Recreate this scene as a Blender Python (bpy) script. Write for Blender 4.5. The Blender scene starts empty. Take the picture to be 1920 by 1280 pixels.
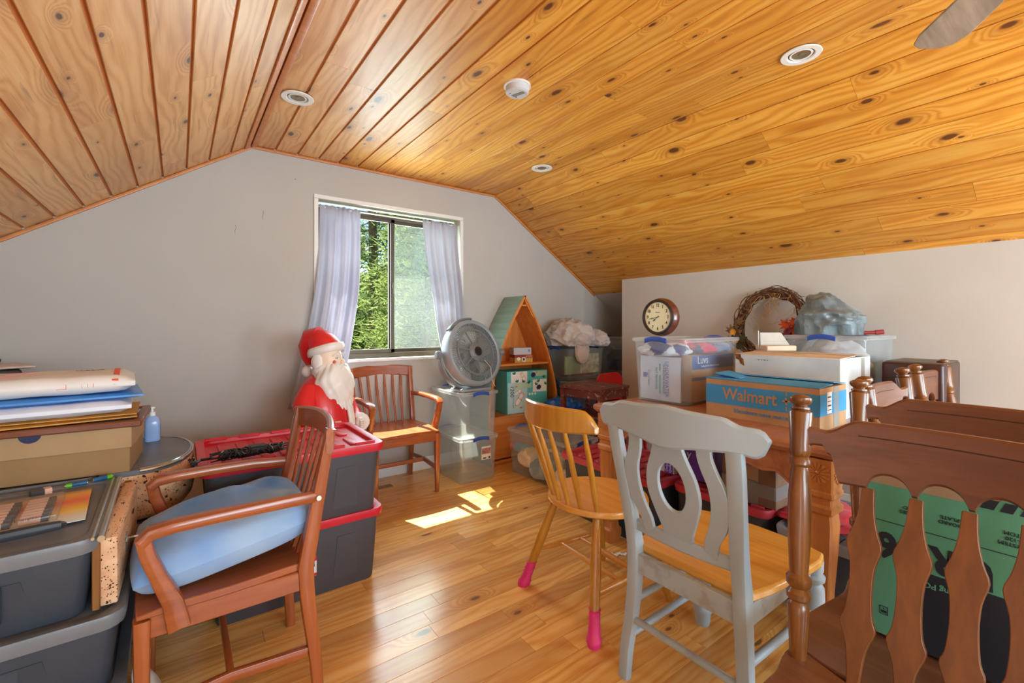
import bpy, bmesh, math, random
from mathutils import Vector, Matrix, Quaternion, noise
from mathutils.geometry import tessellate_polygon
R = math.radians
V = Vector
S = bpy.context.scene
COL = S.collection
rnd = random.Random(7)

# ---------------------------------------------------------------- camera, light, exposure
YAW = R(36.3); CAMH = 1.2; FPX = 850.0; HORY = 609.0
cam = bpy.data.cameras.new('camera'); cam.sensor_width = 36; cam.lens = FPX / 1920 * 36
cam.shift_y = -(640 - HORY) / 1920; cam.clip_start = .02; cam.clip_end = 400
camo = bpy.data.objects.new('camera', cam); COL.objects.link(camo)
camo.location = (0, 0, CAMH); camo.rotation_euler = (R(90), 0, -YAW)
S.camera = camo
S.view_settings.view_transform = 'Standard'; S.view_settings.look = 'None'
S.view_settings.gamma = 1; S.view_settings.use_curve_mapping = False
S.view_settings.exposure = 0.2
S.cycles.transparent_max_bounces = 40; S.cycles.diffuse_bounces = 6; S.cycles.max_bounces = 14
W = bpy.data.worlds.new('world'); S.world = W; W.use_nodes = True
wn = W.node_tree.nodes; wn.clear()
sky = wn.new('ShaderNodeTexSky'); sky.sky_type = 'NISHITA'; sky.sun_disc = False
sky.sun_elevation = R(55); sky.sun_rotation = R(-174); sky.altitude = 300; sky.air_density = 1.0; sky.dust_density = .4
bg = wn.new('ShaderNodeBackground'); bg.inputs[1].default_value = .24
wo = wn.new('ShaderNodeOutputWorld')
W.node_tree.links.new(sky.outputs[0], bg.inputs[0]); W.node_tree.links.new(bg.outputs[0], wo.inputs[0])
sun = bpy.data.lights.new('sun', 'SUN'); sun.energy = 32.0; sun.angle = R(.5); sun.color = (1, .96, .88)
suno = bpy.data.objects.new('sun', sun); COL.objects.link(suno)
suno.rotation_euler = V((.1, -1, -1.43)).to_track_quat('-Z', 'Y').to_euler(); suno.location = (0, 12, 15)
def area(name, loc, to, sx, sy, e, col=(1, 1, 1)):
    l = bpy.data.lights.new(name, 'AREA'); l.shape = 'RECTANGLE'; l.size = sx; l.size_y = sy; l.energy = e; l.color = col
    o = bpy.data.objects.new(name, l); COL.objects.link(o); o.location = loc
    o.rotation_euler = (V(to) - V(loc)).to_track_quat('-Z', 'Z').to_euler(); return o
area('daylight_back_window', (1.1, -2.46, 1.5), (1.2, 3, 1.6), 2.6, 1.4, 140, (.74, .95, 1.075))  # added fill lamp in an unseen opening behind the camera, brightens the room
area('daylight_left_window', (-1.03, -.75, .95), (2.4, .9, 1.5), 1.5, .8, 10, (.74, .95, 1.075))  # added fill lamp at the blank left wall, brightens the right side
area('daylight_stair_opening', (3.4, -1.5, 1.0), (.2, .8, 1.7), 1.3, 1.3, 112, (.74, .95, 1.075))  # added fill lamp at the right rear, lifts the left slope; no opening there
area('daylight_front_window', (1.4, 3.72, 1.5), (1.4, 0, 1.2), 1.1, 1.1, 42, (.74, .94, 1.05))

# ---------------------------------------------------------------- materials
def lin(c):
    return tuple(((x / 255) / 12.92 if x / 255 <= .04045 else ((x / 255 + .055) / 1.055) ** 2.4) for x in c) + (1,)
class NT:
    def __init__(s, name):
        s.m = bpy.data.materials.new(name); s.m.use_nodes = True
        s.t = s.m.node_tree; s.t.nodes.clear()
        s.out = s.n('ShaderNodeOutputMaterial')
    def n(s, typ, **kw):
        nd = s.t.nodes.new(typ)
        for k, v in kw.items(): setattr(nd, k, v)
        return nd
    def l(s, a, b): s.t.links.new(a, b)
    def coord(s, kind='Object'): return s.n('ShaderNodeTexCoord').outputs[kind]
    def mapping(s, src, scale=(1, 1, 1), rot=(0, 0, 0), loc=None):
        m = s.n('ShaderNodeMapping'); m.inputs['Scale'].default_value = scale; m.inputs['Rotation'].default_value = rot
        s.l(src, m.inputs[0])
        if loc is not None: s.l(loc, m.inputs['Location'])
        return m.outputs[0]
    def noise(s, vec, scale, detail=3, rough=.5, dist=0):
        m = s.n('ShaderNodeTexNoise'); m.inputs['Scale'].default_value = scale; m.inputs['Detail'].default_value = detail
        m.inputs['Roughness'].default_value = rough; m.inputs['Distortion'].default_value = dist
        if vec is not None: s.l(vec, m.inputs['Vector'])
        return m.outputs['Fac']
    def ramp(s, fac, stops):
        r = s.n('ShaderNodeValToRGB'); e = r.color_ramp.elements
        while len(e) < len(stops): e.new(.5)
        for i, (p, c) in enumerate(stops): e[i].position = p; e[i].color = c if len(c) == 4 else lin(c)
        s.l(fac, r.inputs[0]); return r.outputs[0]
    def math(s, op, a, b=None, c=None):
        m = s.n('ShaderNodeMath', operation=op)
        for i, x in enumerate((a, b, c)):
            if x is None: continue
            if isinstance(x, (int, float)): m.inputs[i].default_value = x
            else: s.l(x, m.inputs[i])
        return m.outputs[0]
    def mix(s, fac, a, b, bt='MIX'):
        m = s.n('ShaderNodeMix', data_type='RGBA', blend_type=bt)
        for i, x in ((0, fac), (6, a), (7, b)):
            if isinstance(x, (int, float)): m.inputs[i].default_value = x
            elif isinstance(x, tuple): m.inputs[i].default_value = x
            else: s.l(x, m.inputs[i])
        return m.outputs[2]
    def bsdf(s, col, rough=.5, metal=0, bump=None, bstr=.2, bdist=.01, coat=0, spec=None, coatr=.1, sheen=0):
        b = s.n('ShaderNodeBsdfPrincipled')
        if isinstance(col, tuple): b.inputs['Base Color'].default_value = col
        else: s.l(col, b.inputs['Base Color'])
        if isinstance(rough, (int, float)): b.inputs['Roughness'].default_value = rough
        else: s.l(rough, b.inputs['Roughness'])
        b.inputs['Metallic'].default_value = metal
        b.inputs['Coat Weight'].default_value = coat; b.inputs['Coat Roughness'].default_value = coatr
        b.inputs['Sheen Weight'].default_value = sheen
        if spec is not None: b.inputs['Specular IOR Level'].default_value = spec
        if bump is not None:
            bp = s.n('ShaderNodeBump'); bp.inputs['Strength'].default_value = bstr; bp.inputs['Distance'].default_value = bdist
            s.l(bump, bp.inputs['Height']); s.l(bp.outputs[0], b.inputs['Normal'])
        return b
    def done(s, sh): s.l(sh.outputs[0] if hasattr(sh, 'outputs') else sh, s.out.inputs[0]); return s.m

def plain(name, c, rough=.5, metal=0, var=.06, scale=8, bump=0, bscale=60, coat=0, sheen=0, spec=None):
    t = NT(name); co = t.coord()
    f = t.noise(co, scale, 3)
    a = lin(c); lo = tuple(x * (1 - var * 2) for x in a[:3]) + (1,); hi = tuple(min(1, x * (1 + var * 2)) for x in a[:3]) + (1,)
    col = t.ramp(f, [(.3, lo), (.7, hi)])
    bp = t.noise(co, bscale, 2) if bump else None
    return t.done(t.bsdf(col, rough, metal, bp, bump, .004, coat, spec, sheen=sheen))

def wood(name, c_lo, c_hi, axis='z', rough=.35, coat=.3, scale=1.0, wear=None, bump=.05):
    t = NT(name); co = t.coord(); oi = t.n('ShaderNodeObjectInfo').outputs['Random']
    off = t.math('MULTIPLY', oi, 40.0)
    sc = {'x': (1.6, 22, 22), 'y': (22, 1.6, 22), 'z': (22, 22, 1.6)}[axis]
    v = t.mapping(co, tuple(k * scale for k in sc), loc=off)
    f = t.noise(v, 1.0, 5, .6, .6)
    f2 = t.noise(t.mapping(co, tuple(k * scale * 4 for k in sc)), 1.0, 3)
    f = t.math('ADD', t.math('MULTIPLY', f, .8), t.math('MULTIPLY', f2, .2))
    col = t.ramp(f, [(.3, c_lo), (.5, tuple((a + b) / 2 for a, b in zip(c_lo, c_hi))), (.7, c_hi)])
    if wear:
        w = t.noise(t.mapping(co, (1, 1, 1)), 14, 6, .7)
        col = t.mix(t.ramp(w, [(.60, (0, 0, 0, 1)), (.66, (1, 1, 1, 1))]), col, lin(wear))
    return t.done(t.bsdf(col, rough, 0, f, bump, .003, coat))

def pine(name, c_lo, c_mid, c_hi, knot=(90, 52, 30), rough=.42, tint=.25, kfrac=.62):
    """knotty board: local x runs along the board, local y across, grain bends round the knots"""
    t = NT(name); co = t.coord(); oi = t.n('ShaderNodeObjectInfo').outputs['Random']
    off = t.math('MULTIPLY', oi, 97.0)
    cx = t.n('ShaderNodeCombineXYZ'); t.l(off, cx.inputs[0]); t.l(t.math('MULTIPLY', oi, 31.0), cx.inputs[1])
    add = t.n('ShaderNodeVectorMath', operation='ADD'); t.l(co, add.inputs[0]); t.l(cx.outputs[0], add.inputs[1])
    p = add.outputs[0]
    vo = t.n('ShaderNodeTexVoronoi'); vo.voronoi_dimensions = '2D'; vo.inputs['Scale'].default_value = 1
    t.l(t.mapping(p, (3.0, 6.5, 0)), vo.inputs['Vector'])
    wob = t.noise(t.mapping(p, (9, 26, 0)), 1, 2)
    d = t.math('ADD', vo.outputs['Distance'], t.math('MULTIPLY', t.math('SUBTRACT', wob, .5), .10))
    # knots only in some cells
    sep = t.n('ShaderNodeSeparateColor'); t.l(vo.outputs['Color'], sep.inputs[0])
    has = t.math('GREATER_THAN', sep.outputs[0], kfrac)
    size = t.math('MULTIPLY_ADD', t.math('POWER', sep.outputs[1], 2.5), .10, .035)
    near = t.n('ShaderNodeMapRange'); near.interpolation_type = 'SMOOTHSTEP'
    t.l(d, near.inputs[0]); near.inputs[1].default_value = 0; t.l(t.math('MULTIPLY', size, 4.2), near.inputs[2])
    near.inputs[3].default_value = 1; near.inputs[4].default_value = 0
    bend = t.math('MULTIPLY', near.outputs[0], has)
    sp = t.n('ShaderNodeSeparateXYZ'); t.l(p, sp.inputs[0])
    lowf = t.noise(t.mapping(p, (1.1, 5.0, 0)), 1, 2)
    y = t.math('ADD', t.math('MULTIPLY', sp.outputs[1], 7.0), t.math('MULTIPLY', lowf, 2.0))
    y = t.math('ADD', y, t.math('MULTIPLY', bend, 1.1))
    fine = t.noise(t.mapping(p, (7, 190, 0)), 1, 2)
    ring = t.math('SINE', t.math('MULTIPLY', y, 21.0))
    ring = t.math('MULTIPLY_ADD', ring, .5, .5)
    ring = t.math('POWER', ring, 1.6)
    g = t.math('ADD', t.math('MULTIPLY', ring, .46), t.math('MULTIPLY', fine, .55))
    big = t.noise(t.mapping(p, (.8, 9, 0)), 1, 3)
    g2 = t.math('ADD', t.math('MULTIPLY', g, .5), t.math('MULTIPLY', big, .55))
    col = t.ramp(g2, [(.28, c_hi), (.50, c_mid), (.80, c_lo)])
    tn = t.math('FRACT', t.math('MULTIPLY', oi, 13.7))
    col = t.mix(t.math('MULTIPLY', tn, tint), col, lin(tuple(int(x * .80) for x in c_lo)))
    sh = t.noise(t.mapping(p, (1.6, 7, 0)), 1, 4, .6)
    col = t.mix(t.math('MULTIPLY', t.ramp(sh, [(.50, (0, 0, 0, 1)), (.72, (1, 1, 1, 1))]), .42), col, lin(tuple(int(x * y) for x, y in zip(c_lo, (.88, .82, .80)))))
    # halo and knot
    col = t.mix(t.math('MULTIPLY', t.math('POWER', bend, 2.0), .55), col, lin(tuple((a + b) // 2 for a, b in zip(c_lo, knot))))
    kn = t.n('ShaderNodeMapRange'); t.l(d, kn.inputs[0]); t.l(t.math('MULTIPLY', size, .62), kn.inputs[1]); t.l(t.math('MULTIPLY', size, 1.0), kn.inputs[2])
    kn.inputs[3].default_value = 1; kn.inputs[4].default_value = 0
    k = t.math('MULTIPLY', kn.outputs[0], has)
    kc = t.mix(t.noise(t.mapping(p, (60, 60, 0)), 1, 2), lin(knot), lin(tuple(int(x * .55) for x in knot)))
    col = t.mix(t.math('MULTIPLY', k, .9), col, kc)
    # dark resin streaks
    st = t.noise(t.mapping(p, (2.2, 34, 0)), 1, 3, .6)
    col = t.mix(t.math('MULTIPLY', t.ramp(st, [(.62, (0, 0, 0, 1)), (.72, (1, 1, 1, 1))]), .5), col, lin(tuple(int(x * .7) for x in c_lo)))
    return t.done(t.bsdf(col, rough, 0, g, .08, .002, .12, coatr=.35))

def clearplastic(name, tint=(235, 242, 245), alpha=.32, rough=.12):
    t = NT(name)
    tr = t.n('ShaderNodeBsdfTransparent'); tr.inputs[0].default_value = lin(tint)
    df = t.n('ShaderNodeBsdfDiffuse'); df.inputs[0].default_value = lin((246, 248, 248))
    tl = t.n('ShaderNodeBsdfTranslucent'); tl.inputs[0].default_value = lin((246, 248, 248))
    gl = t.n('ShaderNodeBsdfGlossy'); gl.inputs['Roughness'].default_value = rough
    m1 = t.n('ShaderNodeMixShader'); m1.inputs[0].default_value = .5; t.l(df.outputs[0], m1.inputs[1]); t.l(tl.outputs[0], m1.inputs[2])
    m2 = t.n('ShaderNodeMixShader'); m2.inputs[0].default_value = alpha; t.l(tr.outputs[0], m2.inputs[1]); t.l(m1.outputs[0], m2.inputs[2])
    fr = t.n('ShaderNodeLayerWeight'); fr.inputs[0].default_value = .5
    m3 = t.n('ShaderNodeMixShader'); t.l(t.math('MULTIPLY_ADD', t.math('POWER', fr.outputs['Facing'], 4.0), .35, .02), m3.inputs[0]); t.l(m2.outputs[0], m3.inputs[1]); t.l(gl.outputs[0], m3.inputs[2])
    return t.done(m3)

def cloth(name, c, c2=None, rough=.9, scale=6, trans=0.0, weave=400, bump=.15, thr=(.4, .6)):
    t = NT(name); co = t.coord()
    f = t.noise(co, scale, 4)
    col = t.ramp(f, [(thr[0], c), (thr[1], c2 or tuple(min(255, int(x * 1.08)) for x in c))])
    b = t.bsdf(col, rough, 0, t.noise(co, weave, 1), bump, .002, sheen=.2)
    if trans:
        tl = t.n('ShaderNodeBsdfTranslucent'); t.l(col, tl.inputs[0])
        m = t.n('ShaderNodeMixShader'); m.inputs[0].default_value = trans
        t.l(b.outputs[0], m.inputs[1]); t.l(tl.outputs[0], m.inputs[2]); return t.done(m)
    return t.done(b)

def leafmat(name, c, c2, trans=.45):
    t = NT(name); f = t.noise(t.coord(), 1.3, 4, .7)
    f2 = t.noise(t.coord(), 14, 2)
    col = t.ramp(t.math('ADD', t.math('MULTIPLY', f, .6), t.math('MULTIPLY', f2, .4)), [(.36, c), (.62, c2)])
    df = t.n('ShaderNodeBsdfDiffuse'); t.l(col, df.inputs[0]); tl = t.n('ShaderNodeBsdfTranslucent'); t.l(col, tl.inputs[0])
    m = t.n('ShaderNodeMixShader'); m.inputs[0].default_value = trans; t.l(df.outputs[0], m.inputs[1]); t.l(tl.outputs[0], m.inputs[2])
    return t.done(m)

def corrug(name, c, c2, rough=.85, bump=.1):
    t = NT(name); co = t.coord(); f = t.noise(co, 5, 4)
    col = t.ramp(f, [(.35, c), (.65, c2)])
    w = t.n('ShaderNodeTexWave'); w.inputs['Scale'].default_value = 40; w.bands_direction = 'Y'; t.l(co, w.inputs[0])
    return t.done(t.bsdf(col, rough, 0, w.outputs[1], bump, .001))

# ---------------------------------------------------------------- mesh builder
def frame(o, right, up):
    r = V(right).normalized(); u = V(up); u = (u - r * u.dot(r)).normalized(); n = r.cross(u)
    m = Matrix.Identity(4)
    for i, a in enumerate((r, u, n)):
        for j in range(3): m[j][i] = a[j]
    for j in range(3): m[j][3] = V(o)[j]
    return m
def circ(n, r=1, ph=0): return [(r * math.cos(2 * math.pi * i / n + ph), r * math.sin(2 * math.pi * i / n + ph)) for i in range(n)]
def rrect(w, h, r, k=4):
    pts = []
    for cx, cy, a0 in ((w / 2 - r, h / 2 - r, 0), (-w / 2 + r, h / 2 - r, 90), (-w / 2 + r, -h / 2 + r, 180), (w / 2 - r, -h / 2 + r, 270)):
        for i in range(k + 1):
            a = R(a0 + 90 * i / k); pts.append((cx + r * math.cos(a), cy + r * math.sin(a)))
    return pts
class MB:
    def __init__(s): s.v = []; s.f = []; s.m = []; s.mi = 0; s.M = None
    def add(s, vs, fs, mi=None):
        b = len(s.v)
        s.v += [(s.M @ V(p)) if s.M else V(p) for p in vs]
        s.f += [tuple(b + i for i in f) for f in fs]; s.m += [s.mi if mi is None else mi] * len(fs); return s
    def box(s, c, d, rot=None, bev=0, seg=1, taper=None):
        bm = bmesh.new(); bmesh.ops.create_cube(bm, size=1)
        for v in bm.verts:
            if taper and v.co.z < 0: v.co.x *= taper[0]; v.co.y *= taper[1]
            v.co = V((v.co.x * d[0], v.co.y * d[1], v.co.z * d[2]))
        if bev: bmesh.ops.bevel(bm, geom=list(bm.edges), offset=bev, segments=seg, affect='EDGES', profile=.5)
        q = Matrix.Identity(3)
        if rot: 
            from mathutils import Euler
            q = Euler(tuple(R(a) for a in rot)).to_matrix()
        bm.verts.index_update()
        s.add([q @ v.co + V(c) for v in bm.verts], [tuple(v.index for v in f.verts) for f in bm.faces]); bm.free(); return s
    def loft(s, rings, caps=(1, 1), close=False):
        n = len(rings[0]); vs = [p for r in rings for p in r]; fs = []
        k = len(rings)
        for i in range(k if close else k - 1):
            a = i * n; b = ((i + 1) % k) * n
            for j in range(n): fs.append((a + j, a + (j + 1) % n, b + (j + 1) % n, b + j))
        if caps[0] and not close: fs.append(tuple(reversed(range(n))))
        if caps[1] and not close: fs.append(tuple((k - 1) * n + j for j in range(n)))
        return s.add(vs, fs)
    def tube(s, path, r, n=8, caps=(1, 1)):
        path = [V(p) for p in path]; rs = r if isinstance(r, (list, tuple)) else [r] * len(path)
        rings = []; up = None
        for i, p in enumerate(path):
            d = (path[min(i + 1, len(path) - 1)] - path[max(i - 1, 0)])
            if d.length < 1e-9: d = V((0, 0, 1))
            d.normalize()
            if up is None: up = d.orthogonal().normalized()
            up = (up - d * up.dot(d)); up = up.normalized() if up.length > 1e-6 else d.orthogonal().normalized()
            w = d.cross(up)
            rings.append([p + up * (rs[i] * c) + w * (rs[i] * q) for c, q in circ(n)])
        return s.loft(rings, caps)
    def sweep(s, path, wh, side=(1, 0, 0), cham=.25):
        """rectangular bar; w is measured along side, h across it"""
        path = [V(p) for p in path]
        if not isinstance(wh, list): wh = [wh] * len(path)
        rings = []
        for i, p in enumerate(path):
            d = (path[min(i + 1, len(path) - 1)] - path[max(i - 1, 0)]).normalized()
            sd = V(side); sd = (sd - d * sd.dot(d)).normalized(); h = d.cross(sd)
            w2, h2 = wh[i]; c = min(w2, h2) * cham
            rings.append([p + sd * a + h * b for a, b in rrect(w2, h2, c, 2)])
        return s.loft(rings)
    def lathe(s, prof, p0, p1, n=16):
        p0, p1 = V(p0), V(p1); d = (p1 - p0); u = d.orthogonal().normalized(); w = d.normalized().cross(u)
        return s.loft([[p0 + d * t + u * (r * a) + w * (r * b) for a, b in circ(n)] for t, r in prof])
    def ell(s, c, r, nu=16, nv=10, f=None):
        vs = []; fs = []
        for i in range(1, nv):
            th = math.pi * i / nv
            for j in range(nu):
                ph = 2 * math.pi * j / nu
                p = V((math.sin(th) * math.cos(ph), math.sin(th) * math.sin(ph), math.cos(th)))
                k = f(p) if f else 1
                vs.append((c[0] + r[0] * p.x * k, c[1] + r[1] * p.y * k, c[2] + r[2] * p.z * k))
        vs += [(c[0], c[1], c[2] + r[2] * (f(V((0, 0, 1))) if f else 1)), (c[0], c[1], c[2] - r[2] * (f(V((0, 0, -1))) if f else 1))]
        t, b = len(vs) - 2, len(vs) - 1
        for i in range(nv - 2):
            for j in range(nu): fs.append((i * nu + j, (i + 1) * nu + j, (i + 1) * nu + (j + 1) % nu, i * nu + (j + 1) % nu))
        for j in range(nu):
            fs.append((t, j, (j + 1) % nu)); fs.append((b, (nv - 2) * nu + (j + 1) % nu, (nv - 2) * nu + j))
        return s.add(vs, fs)
    def poly(s, outer, th, fr=None, holes=()):
        """flat outline extruded by th, centred, in the xy plane of frame fr"""
        fr = fr or Matrix.Identity(4)
        loops = [list(outer)] + [list(h) for h in holes]; tris = tessellate_polygon([[V((a, b, 0)) for a, b in l] for l in loops])
        pts = [p for l in loops for p in l]; n = len(pts)
        vs = [fr @ V((a, b, th / 2)) for a, b in pts] + [fr @ V((a, b, -th / 2)) for a, b in pts]
        ar = sum(loops[0][i][0] * loops[0][(i + 1) % len(loops[0])][1] - loops[0][(i + 1) % len(loops[0])][0] * loops[0][i][1] for i in range(len(loops[0])))
        fs = []
        for t in tris:
            a, b, c = (V((*pts[i], 0)) for i in t)
            if (b - a).cross(c - a).z < 0: t = tuple(reversed(t))
            fs.append(tuple(t)); fs.append(tuple(n + i for i in reversed(t)))
        o = 0
        for li, l in enumerate(loops):
            k = len(l)
            aa = sum(l[i][0] * l[(i + 1) % k][1] - l[(i + 1) % k][0] * l[i][1] for i in range(k))
            ccw = (aa > 0) == (li == 0)
            for i in range(k):
                a, b = o + i, o + (i + 1) % k
                fs.append((a, n + a, n + b, b) if ccw else (b, n + b, n + a, a))
            o += k
        return s.add(vs, fs)
    def strip(s, xs, bot, top, th, bow, fr=None):
        """board with curved lower and upper outline and bowed face: x along, y = bow(x), z = bot..top"""
        rings = []
        for i, x in enumerate(xs):
            b0, t0 = bot(x), top(x); y = bow(x); c = min(th * .3, max(.0005, (t0 - b0) * .2))
            pr = [(-th / 2 + c, b0), (th / 2 - c, b0), (th / 2, b0 + c), (th / 2, t0 - c), (th / 2 - c, t0), (-th / 2 + c, t0), (-th / 2, t0 - c), (-th / 2, b0 + c)]
            rings.append([(V((x, y + a, z))) if fr is None else fr @ V((x, y + a, z)) for a, z in pr])
        return s.loft(rings)
    def build(s, name, mats, parent=None, smooth=38, bevel=0, solid=0, sub=0, kind=None, label=None):
        me = bpy.data.meshes.new(name); me.from_pydata(s.v, [], s.f)
        if not isinstance(mats, (list, tuple)): mats = [mats]
        for m in mats: me.materials.append(m)
        if len(mats) > 1: me.polygons.foreach_set('material_index', s.m)
        bm = bmesh.new(); bm.from_mesh(me); bmesh.ops.recalc_face_normals(bm, faces=bm.faces); bm.to_mesh(me); bm.free()
        if smooth:
            me.polygons.foreach_set('use_smooth', [True] * len(me.polygons)); me.set_sharp_from_angle(angle=R(smooth))
        o = bpy.data.objects.new(name, me); COL.objects.link(o)
        if parent: o.parent = parent
        if solid: md = o.modifiers.new('solid', 'SOLIDIFY'); md.thickness = solid; md.offset = 0
        if bevel:
            md = o.modifiers.new('bevel', 'BEVEL'); md.width = bevel; md.segments = 2; md.limit_method = 'ANGLE'; md.angle_limit = R(40)
        if sub: md = o.modifiers.new('sub', 'SUBSURF'); md.levels = sub; md.render_levels = sub
        if kind: o['kind'] = kind
        if label: o['label'] = label
        return o
def thing(name, label, cat, loc=(0, 0, 0), rz=0, group=None):
    o = bpy.data.objects.new(name, None); COL.objects.link(o); o.empty_display_size = .1
    o.location = loc; o.rotation_euler = (0, 0, R(rz)); o['label'] = label; o['category'] = cat
    if group: o['group'] = group
    return o
def tag(o, label, cat, group=None, loc=None, rz=None):
    o['label'] = label; o['category'] = cat
    if group: o['group'] = group
    if loc is not None: o.location = loc
    if rz is not None: o.rotation_euler = (0, 0, R(rz)) if not isinstance(rz, tuple) else tuple(R(a) for a in rz)
    return o
def struct(o): o['kind'] = 'structure'; return o
def dup(root, loc, rz, label, group=None):
    r = root.copy(); COL.objects.link(r); r.location = loc; r.rotation_euler = (0, 0, R(rz)); r['label'] = label
    if group: r['group'] = group
    for ch in root.children:
        c = ch.copy(); COL.objects.link(c); c.parent = r
        for g in ch.children:
            d = g.copy(); COL.objects.link(d); d.parent = c
    return r
def text(name, body, size, mat, parent, fr, ext=.0006, off=0.0, align='CENTER', sx=1.0):
    cu = bpy.data.curves.new('t', 'FONT'); cu.body = body; cu.size = size; cu.extrude = ext; cu.offset = off
    cu.align_x = align; cu.align_y = 'CENTER'; cu.resolution_u = 3
    to = bpy.data.objects.new('t', cu); COL.objects.link(to)
    dg = bpy.context.evaluated_depsgraph_get(); me = bpy.data.meshes.new_from_object(to.evaluated_get(dg))
    bpy.data.objects.remove(to); me.materials.clear(); me.materials.append(mat)
    me.transform(fr @ Matrix.Diagonal((sx, 1, 1, 1)))
    o = bpy.data.objects.new(name, me); COL.objects.link(o); o.parent = parent; return o
def ss(a, b, x):
    t = max(0, min(1, (x - a) / (b - a))); return t * t * (3 - 2 * t)
def blob(c, r, seed, amp=.25, fr=2.2, sub=4, flat=None, ridge=True):
    bm = bmesh.new(); bmesh.ops.create_icosphere(bm, subdivisions=sub, radius=1)
    o = V((seed * 7.3, seed * 3.1, seed * 1.7))
    for v in bm.verts:
        p = v.co.copy(); k = 0; a = 1
        for q in range(3):
            n = noise.noise(p * fr * (1.9 ** q) + o)
            k += a * ((.5 - abs(n)) * 1.3 if ridge else n); a *= .5
        v.co = p * (1 + amp * k)
        if flat is not None and v.co.z < flat: v.co.z = flat
    bm.verts.index_update()
    m = MB(); m.add([(c[0] + v.co.x * r[0], c[1] + v.co.y * r[1], c[2] + v.co.z * r[2]) for v in bm.verts], [tuple(v.index for v in f.verts) for f in bm.faces])
    bm.free(); return m
# ---------------------------------------------------------------- room shell
D = 3.49; CZ = 2.405; XL, XR = .394, 2.36; SL = R(33.2); TS = math.tan(SL)
YB = -2.4
def zR(x): return CZ - TS * (x - XR)
def zL(x): return CZ - TS * (XL - x)
M = {}
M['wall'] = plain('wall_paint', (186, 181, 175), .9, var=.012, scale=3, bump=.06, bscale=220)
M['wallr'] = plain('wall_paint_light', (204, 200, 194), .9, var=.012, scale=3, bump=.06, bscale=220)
M['white'] = plain('white_paint', (232, 230, 226), .45, var=.01)
M['pine'] = pine('pine_pale', (206, 144, 86), (236, 182, 120), (246, 204, 148), (100, 76, 74), tint=.35, kfrac=.5)  # left ceiling boards: one wood, the paler light there put into its colour
M['amber'] = pine('pine_amber', (198, 120, 32), (230, 160, 58), (242, 188, 90), (104, 50, 24), tint=.4, kfrac=.5)  # right ceiling boards: same wood, the warmer light tint put into its colour
M['amberdark'] = wood('amber_backing', (196, 116, 48), (216, 136, 62), 'y', .6, 0)
M['pinetrim'] = wood('pine_trim', (190, 112, 56), (214, 140, 76), 'x', .45, .2)
M['floor'] = pine('floor_oak', (214, 140, 62), (242, 184, 100), (250, 206, 130), (140, 92, 52), rough=.22, tint=.55, kfrac=.88)
M['dark'] = plain('shadow_gap', (60, 36, 20), .9)  # one dark brown for slots, foot pads, scuffs and carved lines
M['bronze'] = plain('bronze_aluminium', (74, 62, 46), .4, .3, var=.03)
M['grout'] = plain('subfloor', (120, 74, 36), .8)

def boardmesh(L, w, th, ch):
    pr = [(-w / 2, -th), (w / 2, -th), (w / 2, -ch), (w / 2 - ch, 0), (-w / 2 + ch, 0), (-w / 2, -ch)]
    m = MB(); e = ch * .6
    m.loft([[(-L / 2, y, z if z < -ch - 1e-6 or True else z) for y, z in pr], [(L / 2, y, z) for y, z in pr]])
    return m
def plankrow(parent, name, o, xdir, zdir, L0, L1, w, th, ch, mat, lens, r, cache):
    """planks laid end to end from L0 to L1 along xdir, visible face normal zdir"""
    x = V(xdir); z = V(zdir); y = z.cross(x)
    rot = Matrix((x, y, z)).transposed().to_quaternion()
    a = L0 - r.uniform(0, lens[0] * .9)
    while a < L1:
        b = a + r.choice(lens); s0, s1 = max(a, L0), min(b, L1); a = b
        if s1 - s0 < .12: 
            if s1 - s0 > .002: s1 = max(s1, s0)
            if s1 - s0 <= .002: continue
        L = round(s1 - s0 - .0012, 4); key = (name, L, w, mat.name)
        if key not in cache: 
            ob = boardmesh(L, w, th, ch).build('plank', mat, parent, smooth=0); cache[key] = ob.data
        else:
            ob = bpy.data.objects.new('plank', cache[key]); COL.objects.link(ob); ob.parent = parent
        ob.location = V(o) + x * ((s0 + s1) / 2); ob.rotation_mode = 'QUATERNION'; ob.rotation_quaternion = rot
cache = {}
# floor
m = MB(); m.box((1.7, .55, -.06), (6.4, 6.2, .09)); m.box((1.7, -.95, -.0075), (6.4, 2.9, .014))
fl = struct(m.build('floor', M['floor'], smooth=0))
r2 = random.Random(3)
PW = .0915; k = 0
y = D - PW / 2
while y > .5:
    plankrow(fl, 'f', (0, y, 0), (1, 0, 0), (0, 0, 1), -1.1, 4.6, PW - .0008, .014, .0007, M['floor'], [.7, .9, 1.2, 1.5], r2, cache); y -= PW
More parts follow.
